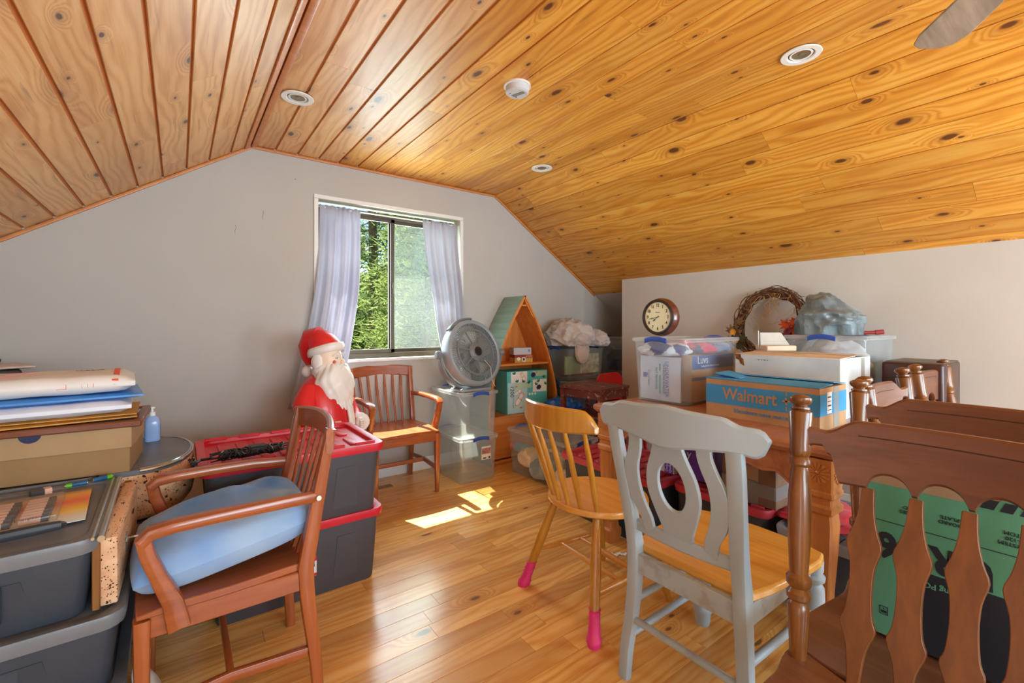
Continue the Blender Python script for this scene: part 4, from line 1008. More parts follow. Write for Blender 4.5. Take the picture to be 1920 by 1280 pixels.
for k in range(11):
    a = R(-75 + 15 * k); x, y = math.sin(a), -math.cos(a); z0 = .74 - .055 * math.cos(a)
    m.tube([(x * .10, -.05 + y * .075, z0 + .08), (x * .112 + .01 * math.sin(k), -.055 + y * .09, z0 + .03), (x * .10 - .01 * math.sin(k), -.055 + y * .092, z0), (x * .085, -.055 + y * .085, z0 - .02)], [.016, .022, .019, .008], 10)
m.build('beard', M['figwhite'], t, smooth=75)
m = MB(); m.loft([[V((p[0], p[1] + (k_ - 1.0) * 0, p[2])) + V((0, 0, .028 * (p[1] / .1))) * -1 for p in ringz(z, a, b, c)] for z, a, b, c, k_ in ((1.018, .086, .094, -.008, 1), (1.022, .096, .104, -.008, 1), (1.048, .099, .107, -.006, 1), (1.068, .092, .100, -.004, 1), (1.072, .080, .09, 0, 1))]); m.build('cap_band', M['figwhite'], t, smooth=70)
m = MB(); m.loft([ringz(1.05, .086, .094, .0), ringz(1.10, .084, .092, .012), ringz(1.14, .066, .074, .028), ringz(1.165, .036, .044, .040), ringz(1.172, .01, .012, .044)])
m.tube([(0, .03, 1.12), (.0, .085, 1.11), (.005, .115, 1.06), (.008, .120, 1.0), (.012, .112, .95)], [.070, .074, .064, .044, .024], 18); m.build('cap', M['figred'], t, smooth=80)
m = MB(); m.ell((.012, .128, .905), (.036, .036, .038), 20, 14, lambda p: 1 + .02 * math.sin(p.x * 20) * math.sin(p.z * 20)); m.build('pompom', M['figwhite'], t, smooth=80)

# ---------------------------------------------------------------- round floor fan (faces local -y)
M['fang'] = plain('fan_grey', (146, 152, 158), .4, var=.02); M['fand'] = plain('fan_dark_grey', (118, 120, 122), .42, var=.02)
M['fanl'] = plain('fan_blade_light', (206, 206, 198), .4)
t = thing('floor_fan', 'round grey high-velocity fan on the upper clear bin', 'fan', (1.875, 3.10, .972), 2)
FT = Matrix.Rotation(R(-16), 4, 'X') @ Matrix.Rotation(R(8), 4, 'Z')
def rg(r, y, n=56): return [FT @ V((r * a, y, r * b)) for a, b in circ(n)]
m = MB(); m.loft([rg(.232, -.055), rg(.243, -.065), rg(.258, -.062), rg(.266, -.045), rg(.266, .02), rg(.258, .045), rg(.245, .05), rg(.240, -.04)], close=True); m.build('housing', M['fang'], t, smooth=60)
m = MB(); m.loft([rg(.172, -.064), rg(.172, -.054), rg(.186, -.050), rg(.188, -.062)], close=True); m.loft([rg(.186, -.058), rg(.236, -.060), rg(.236, -.058), rg(.186, -.056)], close=True) if False else None
m.loft([rg(.060, -.072), rg(.060, -.062), rg(.072, -.060), rg(.074, -.068)], close=True)
m.M = FT
for k in range(7):
    a = 2 * math.pi * k / 7 + .25; c, s_ = math.cos(a), math.sin(a); m.sweep([(.055 * c, -.068, .055 * s_), (.178 * c, -.062, .178 * s_)], (.012, .010), (-s_, 0, c))
m.lathe([(0, .066), (.5, .064), (.9, .05), (1, .04)], (0, -.055, 0), (0, -.085, 0), 32); m.M = None
m.build('front_grille_frame', M['fand'], t, smooth=40)
m = MB(); m.M = FT; m.lathe([(0, .038), (.6, .036), (.7, .03), (.72, .022), (1.0, .020)], (0, -.080, 0), (0, -.094, 0), 28); m.M = None; m.build('hub_cap', M['blackp'], t, smooth=40)
m = MB()
for r_ in [.078 + .0088 * i for i in range(11)]: m.loft([rg(r_ - .0011, -.064, 48), rg(r_ + .0011, -.064, 48), rg(r_ + .0011, -.060, 48), rg(r_ - .0011, -.060, 48)], close=True)
m.M = FT
for k in range(96):
    a = 2 * math.pi * k / 96; c, s_ = math.cos(a), math.sin(a); m.sweep([(.184 * c, -.058, .184 * s_), (.238 * c, -.050, .238 * s_)], (.0048, .004), (-s_, 0, c))
for k in range(42):
    a = 2 * math.pi * k / 42; c, s_ = math.cos(a), math.sin(a); m.sweep([(.072 * c, -.062, .072 * s_), (.176 * math.cos(a + .25), -.060, .176 * math.sin(a + .25))], (.0016, .002), (-s_, 0, c))
m.M = None; m.build('front_grille', M['fand'], t, kind='stuff', smooth=0)
m = MB(); m.M = FT
for k in range(5):
    a0 = 2 * math.pi * k / 5; vs = []; 
    for i in range(9):
        for j in range(9):
            r_ = .05 + (.222 - .05) * i / 8; a = a0 + (j / 8 - .5) * (.95 - .25 * i / 8) + .5 * i / 8
            vs.append((r_ * math.cos(a), -.010 + .035 * (j / 8 - .5), r_ * math.sin(a)))
    m.add(vs, [(i * 9 + j, i * 9 + j + 1, (i + 1) * 9 + j + 1, (i + 1) * 9 + j) for i in range(8) for j in range(8)])
m.lathe([(0, .055), (1, .055)], (0, -.03, 0), (0, .03, 0), 24); m.M = None; m.build('blades', M['fanl'], t, smooth=60, solid=.003)
m = MB()
for r_ in (.08, .12, .16, .20, .235): m.loft([rg(r_ - .002, .046, 40), rg(r_ + .002, .046, 40), rg(r_ + .002, .050, 40), rg(r_ - .002, .050, 40)], close=True)
m.M = FT
for k in range(36):
    a = 2 * math.pi * k / 36; c, s_ = math.cos(a), math.sin(a); m.sweep([(.05 * c, .05, .05 * s_), (.25 * c, .046, .25 * s_)], (.0022, .003), (-s_, 0, c))
m.lathe([(0, .075), (.6, .07), (1, .05)], (0, .03, 0), (0, .095, 0), 24); m.M = None; m.build('rear_grille', M['fand'], t, kind='stuff', smooth=30)
m = MB(); m.M = FT @ Matrix.Rotation(R(-22), 4, 'Y')
m.sweep([(.279 * math.sin(a), -.02, .279 * math.cos(a)) for a in [R(-27 + 54 * i / 14) for i in range(15)]], [(.03 + .02 * abs(i - 7) / 7, .016) for i in range(15)], (0, 1, 0), .4)
m.M = None; m.build('carry_handle', M['fand'], t, smooth=50)
m = MB()   # curved stand cradling the drum
rad = .283
pts = [(rad * math.sin(a), .01, rad * math.cos(a)) for a in [R(-180 + 92 - 184 * 0 + 0 + 0) + R(176) * i / 26 - R(4) for i in range(27)]]
pts = [(rad * math.cos(a), .005, rad * math.sin(a)) for a in [R(182 + 176 * i / 26) for i in range(27)]]
m.sweep(pts, [(.055 + .05 * math.sin(math.pi * i / 26), .016) for i in range(27)], (0, 1, 0), .3)
m.build('stand', M['fand'], t, smooth=50)
m = MB(); m.loft([[(a, b, z) for a, b in rrect(w, d, .03, 4)] for z, w, d in ((-.284, .30, .17), (-.270, .30, .17), (-.262, .24, .12))]); m.build('foot', M['fang'], t, smooth=40)
for s in (-1, 1):
    m = MB(); m.lathe([(0, .024), (.2, .030), (.8, .030), (1, .022)], (s * .272, 0, 0), (s * .318, 0, 0), 20); kn = m.build('tilt_knob', M['fand'], t)
m = MB(); m.tube([FT @ V((.05, -.085, -.07)), FT @ V((.10, -.09, -.13)), V((.13, -.10, -.2)), V((.16, -.10, -.262))], .0028, 6); m.build('cord', M['fanl'], t)

# ---------------------------------------------------------------- boat-shaped shelf
M['shelfwood'] = wood('orange_pine_shelf', (196, 112, 44), (226, 148, 74), 'z', .4, .2)
M['shelfx'] = wood('orange_pine_shelf_x', (200, 116, 46), (230, 154, 80), 'x', .4, .2)
M['green'] = wood('faded_green_paint', (112, 142, 130), (142, 170, 158), 'y', .55, 0)
t = thing('boat_shelf', 'boat-shaped wooden shelf with pointed top and faded green outside', 'shelf', (2.475, 3.325, 0))
def hw_(z): f = z / 1.46; return .385 * (1 - max(0, (f - .28) / .72) ** 1.75) ** .96 if f > .28 else .352 + .033 * math.sin(f / .28 * math.pi / 2)
for s in (-1, 1):
    zs = [1.46 * i / 30 for i in range(31)]; m = MB()
    rings = [[(s * hw_(z), -.145, z), (s * (hw_(z) - .016 if z < 1.43 else max(hw_(z) - .012, .0)), -.145, z - (.02 if z > 1.3 else 0)), (s * (hw_(z) - .016 if z < 1.43 else max(hw_(z) - .012, .0)), .148, z - (.02 if z > 1.3 else 0)), (s * hw_(z), .148, z)] for z in zs]
    m.loft(rings); o = m.build('side_board', M['shelfwood'], t, smooth=30)
    m = MB(); rings = [[(s * (hw_(z) + .0045), -.146, z), (s * (hw_(z) + .0005), -.146, z), (s * (hw_(z) + .0005), .148, z), (s * (hw_(z) + .0045), .148, z)] for z in zs]; m.loft(rings); m.build('outer_skin', M['green'], o, smooth=30, label='faded green outer skin')
    m = MB(); m.sweep([(s * (hw_(z) - .002), -.150, z) for z in zs], (.012, .014), (0, 1, 0), .3) if False else m.loft([[(s * (hw_(z) + .005), -.156, z), (s * (hw_(z) - .013), -.156, z), (s * (hw_(z) - .013), -.144, z), (s * (hw_(z) + .005), -.144, z)] for z in zs]); m.build('edge_strip', M['shelfwood'], o, smooth=30)
m = MB(); out = [(hw_(z) - .012, z) for z in zs[:-1]] + [(0, 1.44)] + [(-(hw_(z) - .012), z) for z in reversed(zs[:-1])]; m.poly(out, .008, frame((0, .140, 0), (1, 0, 0), (0, 0, 1))); m.build('back_panel', M['shelfwood'], t, smooth=0)
for z in (.862, .415, .035):
    w = hw_(z) - .017; m = MB(); m.box((0, -.002, z - .010), (w * 2, .278, .018), bev=.002); m.build('shelf_board', M['shelfx'], t)
m = MB(); m.box((0, -.12, .018), (.66, .016, .036), bev=.001); m.build('kick_board', M['shelfx'], t)
m = MB(); m.poly([(-.345, .05), (.345, .05), (.37, .22), (.372, .398), (-.372, .398), (-.37, .22)], .012, frame((0, -.118, 0), (1, 0, 0), (0, 0, 1))); m.build('front_panel', M['shelfx'], t, smooth=0)
m = MB(); m.box((0, -.13, 1.375), (.05, .02, .012)); m.build('top_block', M['shelfwood'], t)
# things on the shelf
def carton(name, label, cat, loc, rz, d, mat, bev=.0015):
    t = thing(name, label, cat, loc, rz); m = MB(); m.box((0, 0, d[2] / 2), d, bev=bev); m.build('body', mat, t); return t
M['boxgrey'] = plain('pale_grey_card', (186, 190, 200), .6, var=.01); M['boxred'] = plain('tea_box_red', (150, 44, 38), .55); M['boxyel'] = plain('tea_box_gold', (196, 158, 60), .5, var=.15, scale=30)
def panel(parent, name, mat, face, c, w, h, th=.0012):
    """flat print on a box face; face = '-x','-y','+x','top' in the box's own axes, c = centre on that face"""
    ax = {'-x': ((0, -1, 0), (0, 0, 1)), '-y': ((1, 0, 0), (0, 0, 1)), '+x': ((0, 1, 0), (0, 0, 1)), 'top': ((1, 0, 0), (0, 1, 0))}[face]
    fr = frame(c, *ax); m = MB(); m.poly([(-w / 2, -h / 2), (w / 2, -h / 2), (w / 2, h / 2), (-w / 2, h / 2)], th, fr); return m.build(name, mat, parent, smooth=0)
def ffr(face, c, rot=0):
    ax = {'-x': ((0, -1, 0), (0, 0, 1)), '-y': ((1, 0, 0), (0, 0, 1)), '+x': ((0, 1, 0), (0, 0, 1)), 'top': ((1, 0, 0), (0, 1, 0))}[face]
    return frame(c, *ax) @ Matrix.Rotation(R(rot), 4, 'Z')
M['ink'] = plain('dark_ink', (32, 34, 44), .6); M['winek'] = plain('white_ink', (236, 236, 232), .6)
bx = carton('tea_box', 'small red and gold patterned box on the upper boat shelf, under a grey box', 'box', (2.505, 3.27, .862), -14, (.175, .12, .072), M['boxyel'])
panel(bx, 'red_band', M['boxred'], '-y', (0, -.0605, .058), .175, .028); panel(bx, 'code_label', M['winek'], '-y', (-.0, -.061, .030), .032, .038); panel(bx, 'code_print', M['ink'], '-y', (-.0, -.0618, .030), .018, .022); panel(bx, 'red_band', M['boxred'], '-x', (-.088, 0, .058), .12, .028)
text('lettering', 'JP MAGIC', .014, M['winek'], bx, ffr('-y', (.05, -.0615, .058)))
m = MB(); m.lathe([(0, .016), (1, .016)], (-.05, -.0605, .034), (-.05, -.0618, .034), 20); m.build('emblem', M['winek'], bx)
bx = carton('small_box', 'plain pale grey box on top of the red and gold box', 'box', (2.50, 3.275, .934), -16, (.17, .11, .062), M['boxgrey'])
M['bluelab'] = plain('blue_mark', (96, 120, 176), .6); panel(bx, 'mark', M['bluelab'], '-y', (.062, -.0555, .036), .016, .02)
M['teal'] = plain('teal_card', (86, 188, 186), .5, var=.02); M['tealp'] = plain('pale_teal_card', (184, 216, 218), .5, var=.02); M['leafg'] = plain('leaf_print', (34, 112, 98), .5); M['orangel'] = plain('orange_line', (224, 140, 96), .6); M['navy'] = plain('navy_print', (40, 44, 84), .5)
M['greenp'] = plain('pale_green_print', (176, 208, 180), .6); M['coral'] = plain('coral_print', (226, 132, 130), .6)
bx = carton('wipes_carton', 'teal carton printed with otters and leaves on the lower boat shelf', 'carton', (2.53, 3.295, .415), -5, (.43, .20, .375), M['teal'])
e = -.1012
panel(bx, 'pale_panel', M['tealp'], '-y', (-.105, e, .14), .20, .27); panel(bx, 'upper_panel', M['winek'], '-y', (-.09, e, .32), .17, .10); panel(bx, 'white_patch', M['winek'], '-y', (.13, e, .235), .15, .11); panel(bx, 'green_band', M['greenp'], '-y', (-.05, e - .0004, .245), .18, .05); panel(bx, 'green_band', M['greenp'], '-y', (.13, e - .0004, .345), .15, .045)
text('lettering', '1200', .052, M['navy'], bx, ffr('-y', (-.165, e - .001, .20), -90))
text('lettering', 'ultra thick wipes', .014, M['navy'], bx, ffr('-y', (-.150, e - .001, .10), -90))
def animal(fr, s, parent):
    o = smoothpts([(0, .052), (.016, .046), (.020, .03), (.016, .012), (.022, -.02), (.018, -.05), (.006, -.062)]); m = MB(); m.poly([(a * s, b * s) for a, b in sym(o)], .0012, fr); m.build('animal_outline', M['orangel'], parent, smooth=0)
    m = MB(); m.poly([(a * s * .8, b * s * .9) for a, b in sym(o)], .002, fr)
    m.build('animal_print', M['winek'], parent, smooth=0)
    m = MB()
    for q in (-1, 1): m.poly([(q * .012 * s + .010 * s * a, .0 * s + .004 * s * b) for a, b in circ(10)], .0026, fr); m.poly([(q * .006 * s + .003 * s * a, .036 * s + .003 * s * b) for a, b in circ(8)], .0026, fr)
    m.build('animal_marks', M['orangel'], parent, smooth=0, kind='stuff')
animal(ffr('-y', (-.085, e - .0006, .13), -35), 1.15, bx); animal(ffr('-y', (-.10, e - .0006, .19), -60), .7, bx); animal(ffr('-y', (-.05, e - .0006, .325), 30), .8, bx)
m = MB()
for x, z, a in ((-.11, .275, 20), (-.05, .27, -10), (.02, .26, 40), (.085, .24, -20), (.12, .265, 30), (.175, .30, 10), (.185, .24, -30), (-.02, .015, 0), (-.14, .345, 20)):
    for q in (-45, -10, 30):
        fr = ffr('-y', (x, e - .0012, z), a + q); m.poly([(0, 0), (.007, .014), (0, .034), (-.007, .014)], .001, fr)
m.build('leaf_prints', M['leafg'], bx, smooth=0, kind='stuff')
for x, z in ((.06, .335), (.12, .22)):
    m = MB(); m.poly([(.026 * a, .022 * b + .004 * math.sin(3 * i)) for i, (a, b) in enumerate(circ(16))], .0012, ffr('-y', (x, e - .0014, z), 20)); m.build('badge', M['navy'], bx, smooth=0)
m = MB()
for x in (.02, .05, .08): m.poly([(.011 * a, .011 * b) for a, b in circ(14)], .0012, ffr('-y', (x, e - .0004, .165))) 
m.build('round_icons', M['winek'], bx, smooth=0, kind='stuff')
m = MB()
for x, z in ((-.12, .235), (-.07, .045), (.10, .35)):
    for q in range(5): m.poly([(0, 0), (.004, .008), (0, .018), (-.004, .008)], .001, ffr('-y', (x, e - .0012, z), q * 36 - 72))
m.build('coral_prints', M['coral'], bx, smooth=0, kind='stuff')

# ---------------------------------------------------------------- cloth and contents of the bins
def lump(label, name, cat, c, r, seed, c1, c2=None, amp=.28, fr=2.2, sub=4, flat=-.55, group=None, thr=(.45, .55), scale=6):
    m = blob((0, 0, 0), r, seed, amp, fr, sub, flat); key = 'cl%s%s' % (c1, c2)
    if key not in M: M[key] = cloth('fabric', c1, c2 or c1, scale=scale, thr=thr)
    return tag(m.build(name, M[key], smooth=80), label, cat, group, loc=c)
lump('crumpled pale pinkish-grey cloth heaped on the bin of picture books', 'crumpled_cloth', 'cloth', (3.08, 3.25, 1.085), (.19, .18, .135), 3, (186, 176, 174), (204, 195, 192), .40, 2.0, 5, -.62, scale=2)
lump('pale grey-pink cloth bunched at the right end of the bin of picture books', 'crumpled_cloth', 'cloth', (3.38, 3.24, 1.045), (.10, .16, .09), 17, (190, 182, 180), (206, 198, 196), .38, 2.0, 5, -.62, scale=2)
lump('tail of the pale cloth hanging over the front of the picture-book bin', 'hanging_cloth', 'cloth', (3.10, 3.085, .955), (.075, .022, .10), 5, (200, 188, 182), (216, 206, 200), .3, 2, 4, None, scale=2)
M['bookg'] = plain('book_green', (150, 176, 150), .6, var=.08, scale=12); M['bookp'] = plain('book_picture', (206, 200, 170), .6, var=.25, scale=22)
for i, (x, w, h, mt, lb) in enumerate(((3.03, .20, .17, 'bookg', 'green picture book standing in the open clear bin'), (3.27, .26, .19, 'bookp', 'cream illustrated picture book standing in the open clear bin'))):
    tt = thing('picture_book', lb, 'book', (x, 3.150 + .012 * i, .73), 0); m = MB(); m.box((0, 0, h / 2), (w, .012, h), bev=.001); m.build('cover', M[mt], tt); m = MB(); m.box((0, .002, h / 2), (w - .008, .008, h - .002)); m.build('pages', M['winek'], tt)
lump('red and navy clothes at the bottom of the picture-book bin', 'folded_clothes', 'clothes', (3.2, 3.27, .725), (.20, .10, .045), 8, (56, 40, 62), (150, 40, 46), .25, 2, 3)
lump('dark navy clothes in the recess bin', 'dark_clothes', 'clothes', (3.86, 3.20, .80), (.17, .17, .14), 9, (34, 44, 78), (60, 70, 104), .3)
lump('grey fluffy clothes over the navy ones in the recess bin', 'grey_clothes', 'clothes', (3.86, 3.20, .98), (.16, .16, .07), 10, (120, 122, 128), (150, 150, 154), .3)
lump('dark blankets filling the bin beneath the picture books', 'dark_blanket', 'blanket', (3.19, 3.28, .47), (.19, .12, .12), 12, (40, 54, 84), (56, 72, 100), .2)
lump('blankets in the lowest bin right of the boat shelf', 'dark_blanket', 'blanket', (3.19, 3.28, .14), (.19, .12, .11), 13, (70, 70, 84), (90, 92, 100), .2)
# blue plastic bag on the floor by the shelf
M['bluebag'] = plain('blue_plastic_film', (24, 104, 200), .25, var=.12, scale=14)
tag(blob((0, 0, 0), (.15, .13, .11), 21, .55, 3.0, 4, -.7).build('plastic_bag', M['bluebag'], smooth=25), 'crumpled bright blue plastic bag on the floor between shelf and clear bin', 'bag', loc=(2.75, 3.00, .40))
bin_('storage_bin', 'clear bin on the floor beneath the blue plastic bag', (2.76, 3.00, 0), 90, .26, .34, .325, handle=False)
# contents of the long clear bin B3: small household things
M['bottle'] = plain('teal_bottle', (120, 168, 178), .3); M['capred'] = plain('coral_cap', (232, 104, 92), .4)
t = thing('drink_bottle', 'teal bottle with a coral cap lying inside the long clear bin', 'bottle', (2.26, 2.90, .20), -80)
m = MB(); m.lathe([(0, .030), (.05, .036), (.8, .036), (.95, .028), (1, .02)], (-.10, 0, 0), (.08, 0, 0), 20); m.build('body', M['bottle'], t); m = MB(); m.lathe([(0, .034), (.9, .036), (1, .030)], (-.135, 0, 0), (-.095, 0, 0), 20); m.build('cap', M['capred'], t)
rr = random.Random(31)
cols = [((206, 196, 178), (226, 216, 196)), ((128, 142, 150), (170, 182, 186)), ((222, 216, 206), (236, 230, 220)), ((96, 128, 140), (140, 168, 176)), ((210, 190, 160), (228, 214, 190))]
for i in range(12):
    x, y, z = 2.25 + .20 * (i % 3) / 2 + rr.uniform(-.01, .01), 2.42 + .135 * (i // 3) + rr.uniform(-.02, .02), rr.uniform(.06, .10) + (.07 if i % 2 else 0)
    c = cols[i % 5]; lump('%s cloth item in the long clear bin, %s, %s' % (('beige', 'slate grey', 'off-white', 'dull blue', 'sand-coloured')[i % 5], ('yellow chair end', 'nearer half', 'farther half', 'boat shelf end')[i // 3], ('left wall', 'middle', 'right wall')[i % 3]), 'cloth_item', 'cloth', (x, y, z), (.075, .085, rr.uniform(.06, .08)), 40 + i, c[0], c[1], .3, 1.8, 3, -.7, 'cloth items in the long clear bin')
M['card'] = corrug('cardboard', (176, 132, 90), (194, 150, 106)); M['cardgrey'] = corrug('white_corrugated', (196, 202, 206), (214, 220, 222)); M['cardblue'] = corrug('blue_print_corrugated', (58, 140, 196), (70, 152, 206)); M['cardbeige'] = corrug('beige_corrugated', (206, 188, 166), (222, 206, 184))
for i, (x, y, a) in enumerate(((2.27, 2.66, 30), (2.31, 2.76, 70))):
    tt = thing('card_tube', ('cream cardboard tube standing aslant in the long clear bin', 'shorter cream cardboard tube lying in the long clear bin')[i], 'tube', (x, y, .20 + .02 * i), a)
    m = MB(); q = circ(20); m.loft([[(p, .028 * c, .028 * s_) for c, s_ in q] for p in (-.05, .05)] + [[(p, .022 * c, .022 * s_) for c, s_ in q] for p in (.05, -.05)], close=True); m.build('wall', M['cardbeige'], tt)
# contents of the big table bin B7
bx = carton('diaper_carton', 'blue and brown diaper carton inside the large clear bin', 'carton', (2.52, 1.497, .768), 1, (.46, .115, .26), M['card'])
M['lavnavy'] = plain('carton_blue', (52, 84, 150), .6); M['purple'] = plain('carton_purple', (104, 60, 170), .5)
for f, s in (('-y', .46), ):
    panel(bx, 'blue_band', M['lavnavy'], '-y', (0, -.0585, .22), .458, .078); panel(bx, 'blue_band', M['lavnavy'], '-y', (0, -.0585, .128), .458, .018)
text('lettering', 'Luvs', .062, M['winek'], bx, ffr('-y', (-.12, -.0598, .232))); text('lettering', 'Leakguards For Softness & Stretch', .014, M['winek'], bx, ffr('-y', (-.04, -.0598, .198)))
text('lettering', '108 CT', .05, M['ink'], bx, ffr('-y', (.0, -.0598, .07))); m = MB(); m.poly([(.046 * a, .046 * b) for a, b in circ(24)], .001, ffr('-y', (.0, -.0590, .07)), [[(.042 * a, .042 * b) for a, b in circ(24)]]); m.build('ring_mark', M['ink'], bx)
panel(bx, 'purple_patch', M['purple'], '-y', (.12, -.0588, .04), .12, .07)
M['poly'] = cloth('white_mailer', (206, 214, 232), (224, 230, 242), weave=30, bump=.3)
t = thing('mailer_bag', 'white printed mailer bag inside the large clear bin, seen through its end', 'bag', (2.215, 1.60, .768), 0)
m = MB(); g = 14; vs = []; 
for k in (0, 1):
    for j in range(g + 1):
        for i in range(g + 1):
            u, v = i / g * 2 - 1, j / g; th = .010 * (1 - u ** 4) * (1 - (2 * v - 1) ** 4) + .006 * noise.noise(V((u * 3, v * 4, 1)))
            vs.append(((.016 - th) if k == 0 else (.022 + th), u * .135, v * .25))
N = (g + 1) ** 2; fs = []
for j in range(g):
    for i in range(g): a = j * (g + 1) + i; fs += [(a, a + 1, a + g + 2, a + g + 1), (N + a, N + a + g + 1, N + a + g + 2, N + a + 1)]
m.add(vs, fs); m.build('film', M['poly'], t, smooth=60)
M['printb'] = plain('blue_print', (104, 120, 178), .6); M['printt'] = plain('teal_print', (60, 172, 164), .6)
fx = .0035
text('lettering', 'UNDERWATER', .030, M['printb'], t, ffr('-x', (fx, -.055, .125), -90)); text('lettering', 'WINDOWS SCREENS', .018, M['printb'], t, ffr('-x', (fx, -.035, .125), -90)); text('lettering', 'PAT PENDING', .020, M['printt'], t, ffr('-x', (fx, .015, .125), -90)); text('lettering', 'Daydream', .022, M['printb'], t, ffr('-x', (fx, .065, .125), -90))
panel(t, 'teal_strip', M['printt'], '-x', (fx + .002, -.008, .125), .008, .17); panel(t, 'shield_mark', M['printb'], '-x', (fx + .003, .095, .14), .024, .028)
lump('navy and white printed clothes at the end of the large clear bin', 'printed_clothes', 'clothes', (2.30, 1.62, 1.055), (.10, .13, .042), 51, (86, 92, 140), (216, 216, 222), .3, 1.8, 4, -.8, thr=(.48, .5), scale=7)
lump('pink and navy clothes on top in the large clear bin', 'pink_clothes', 'clothes', (2.50, 1.58, 1.065), (.10, .13, .038), 52, (222, 64, 104), (70, 76, 120), .3, 1.8, 4, -.8, thr=(.48, .52), scale=8)
lump('blue grey clothes at the far end of the large clear bin', 'grey_clothes', 'clothes', (2.66, 1.58, 1.06), (.09, .13, .040), 53, (120, 134, 170), (160, 170, 196), .3, 1.8, 4, -.8)
lump('pink garment pressed against the left wall of the large clear bin', 'pink_garment', 'clothes', (2.50, 1.685, .90), (.20, .045, .12), 54, (210, 70, 130), (230, 120, 160), .2, 2, 3, -.9)
# contents of B8
lump('pale grey bundled clothes in the clear bin behind the white carton', 'pale_clothes', 'clothes', (3.12, 1.03, .95), (.13, .15, .15), 61, (196, 196, 204), (220, 220, 226), .25)
lump('dull blue bundled clothes in the clear bin behind the white carton', 'blue_clothes', 'clothes', (3.33, .97, .90), (.065, .12, .11), 62, (120, 124, 142), (150, 150, 166), .2)
t = thing('jar', 'tall grey-lidded jar standing in the clear bin behind the white carton', 'jar', (3.26, .875, .766)); 
m = MB(); m.lathe([(0, .040), (.03, .045), (.8, .045), (.88, .035), (1, .035)], (0, 0, 0), (0, 0, .22), 24); m.build('body', M['bottle'], t); m = MB(); m.lathe([(0, .038), (1, .038)], (0, 0, .215), (0, 0, .245), 24); m.build('lid', M['fang'], t)

# ---------------------------------------------------------------- stool, red chair
M['maroon'] = (lambda t_: (lambda f: t_.done(t_.bsdf(t_.mix(t_.ramp(t_.noise(t_.coord(), 22, 6, .7), [(.57, (0, 0, 0, 1)), (.62, (1, 1, 1, 1))]), t_.ramp(f, [(.3, (92, 40, 36)), (.7, (122, 62, 54))]), lin((176, 150, 134))), .5, 0, f, .1, .002)))(t_.noise(t_.coord(), 6, 4)))(NT('chipped_maroon'))
t = thing('side_stool', 'chipped maroon wooden stool with a lower shelf, beside the table', 'stool', (2.77, 2.62, 0), 8)
m = MB(); m.box((0, 0, .693), (.40, .42, .022), bev=.003); m.build('seat', M['maroon'], t)
for sx in (-1, 1):
    for sy in (-1, 1): m = MB(); m.box((sx * .175, sy * .185, .341), (.038, .038, .682), bev=.002); m.build('leg', M['maroon'], t)
for s in (-1, 1):
    m = MB(); m.box((0, s * .185, .65), (.31, .02, .065)); m.build('apron', M['maroon'], t); m = MB(); m.box((s * .175, 0, .65), (.02, .33, .065)); m.build('apron', M['maroon'], t)
m = MB(); m.box((0, 0, .47), (.33, .35, .016), bev=.002); m.build('lower_shelf', M['maroon'], t)
M['redplas'] = plain('red_plastic', (196, 26, 34), .35)
t = thing('red_chair', 'bright red plastic chair behind the maroon stool', 'chair', (3.22, 2.72, 0), 6)
m = MB(); m.strip([-.19 + .38 * i / 24 for i in range(25)], lambda x: .50, lambda x: .755 - .05 * max(0, (abs(x) - .12) / .07) ** 2, .018, lambda x: .12 + .03 * (1 - (x / .19) ** 2)); m.build('backrest', M['redplas'], t)
m = MB(); m.box((0, -.03, .40), (.36, .32, .02), bev=.008, seg=2); m.build('seat', M['redplas'], t)
for sx in (-1, 1):
    for sy in (-1, 1): m = MB(); m.sweep([(sx * .18, sy * .15, 0), (sx * .165, sy * .11, .395)], [(.02, .02), (.04, .04)]); m.build('leg', M['redplas'], t)
    m = MB(); m.sweep([(sx * .165, .12, .40), (sx * .17, .13, .52)], (.035, .018)); m.build('back_support', M['redplas'], t)

# ---------------------------------------------------------------- boxes on the table
bx = thing('shipping_carton', 'blue and brown shipping carton at the front of the table, flaps ajar', 'carton', (2.275, 1.005, .755), 0)
m = MB(); m.box((0, 0, .09), (.29, .50, .18), bev=.001); m.build('body', M['card'], bx)
panel(bx, 'blue_band', M['cardblue'], '-x', (-.1458, 0, .108), .499, .092); fr = frame((0, -.2508, .105), (1, 0, 0), (0, 0, 1)); m = MB(); m.poly([(-.1455, -.04), (.1455, -.04), (.1455, .05), (-.1455, .05)], .0012, fr); m.build('blue_band', M['cardblue'], bx, smooth=0)
for i, (x, y, w, d, rot) in enumerate(((-.075, 0, .145, .498, (0, -3, 0)), (.075, 0, .14, .498, (0, 5, 0)))):
    m = MB(); m.box((0, 0, 0), (w, d, .003)); o = m.build('flap', M['cardblue'], bx); o.location = (x, y, .186 + .004 * i); o.rotation_euler = tuple(R(a) for a in rot)
m = MB(); m.box((0, 0, 0), (.16, .12, .003)); o = m.build('flap', M['cardblue'], bx); o.location = (-.03, .17, .197); o.rotation_euler = (R(8), 0, R(6))
text('lettering', 'Walmart', .078, M['card'], bx, ffr('-x', (-.1466, .040, .112)), off=.0014, sx=.88)
m = MB()
for a, b, w, h in ((-.122, .112, .030, .008), (-.122, .112, .008, .030), (-.122, .144, .006, .018), (-.122, .080, .006, .018)): m.box((-.1466, a, b), (.001, w, h))
m.M = None
m.build('plus_mark', M['card'], bx, smooth=0)
m = MB(); m.sweep([(-.1466, -.148, .122), (-.1466, -.165, .13), (-.1466, -.18, .122)], (.006, .001), (0, 0, 1)); m.build('arc_mark', M['card'], bx)
text('lettering', 'Members save more', .029, M['cardblue'], bx, ffr('-x', (-.1466, -.01, .038)))
panel(bx, 'shipping_label', M['winek'], '-x', (0, 0, 0), .01, .01).hide_render = False
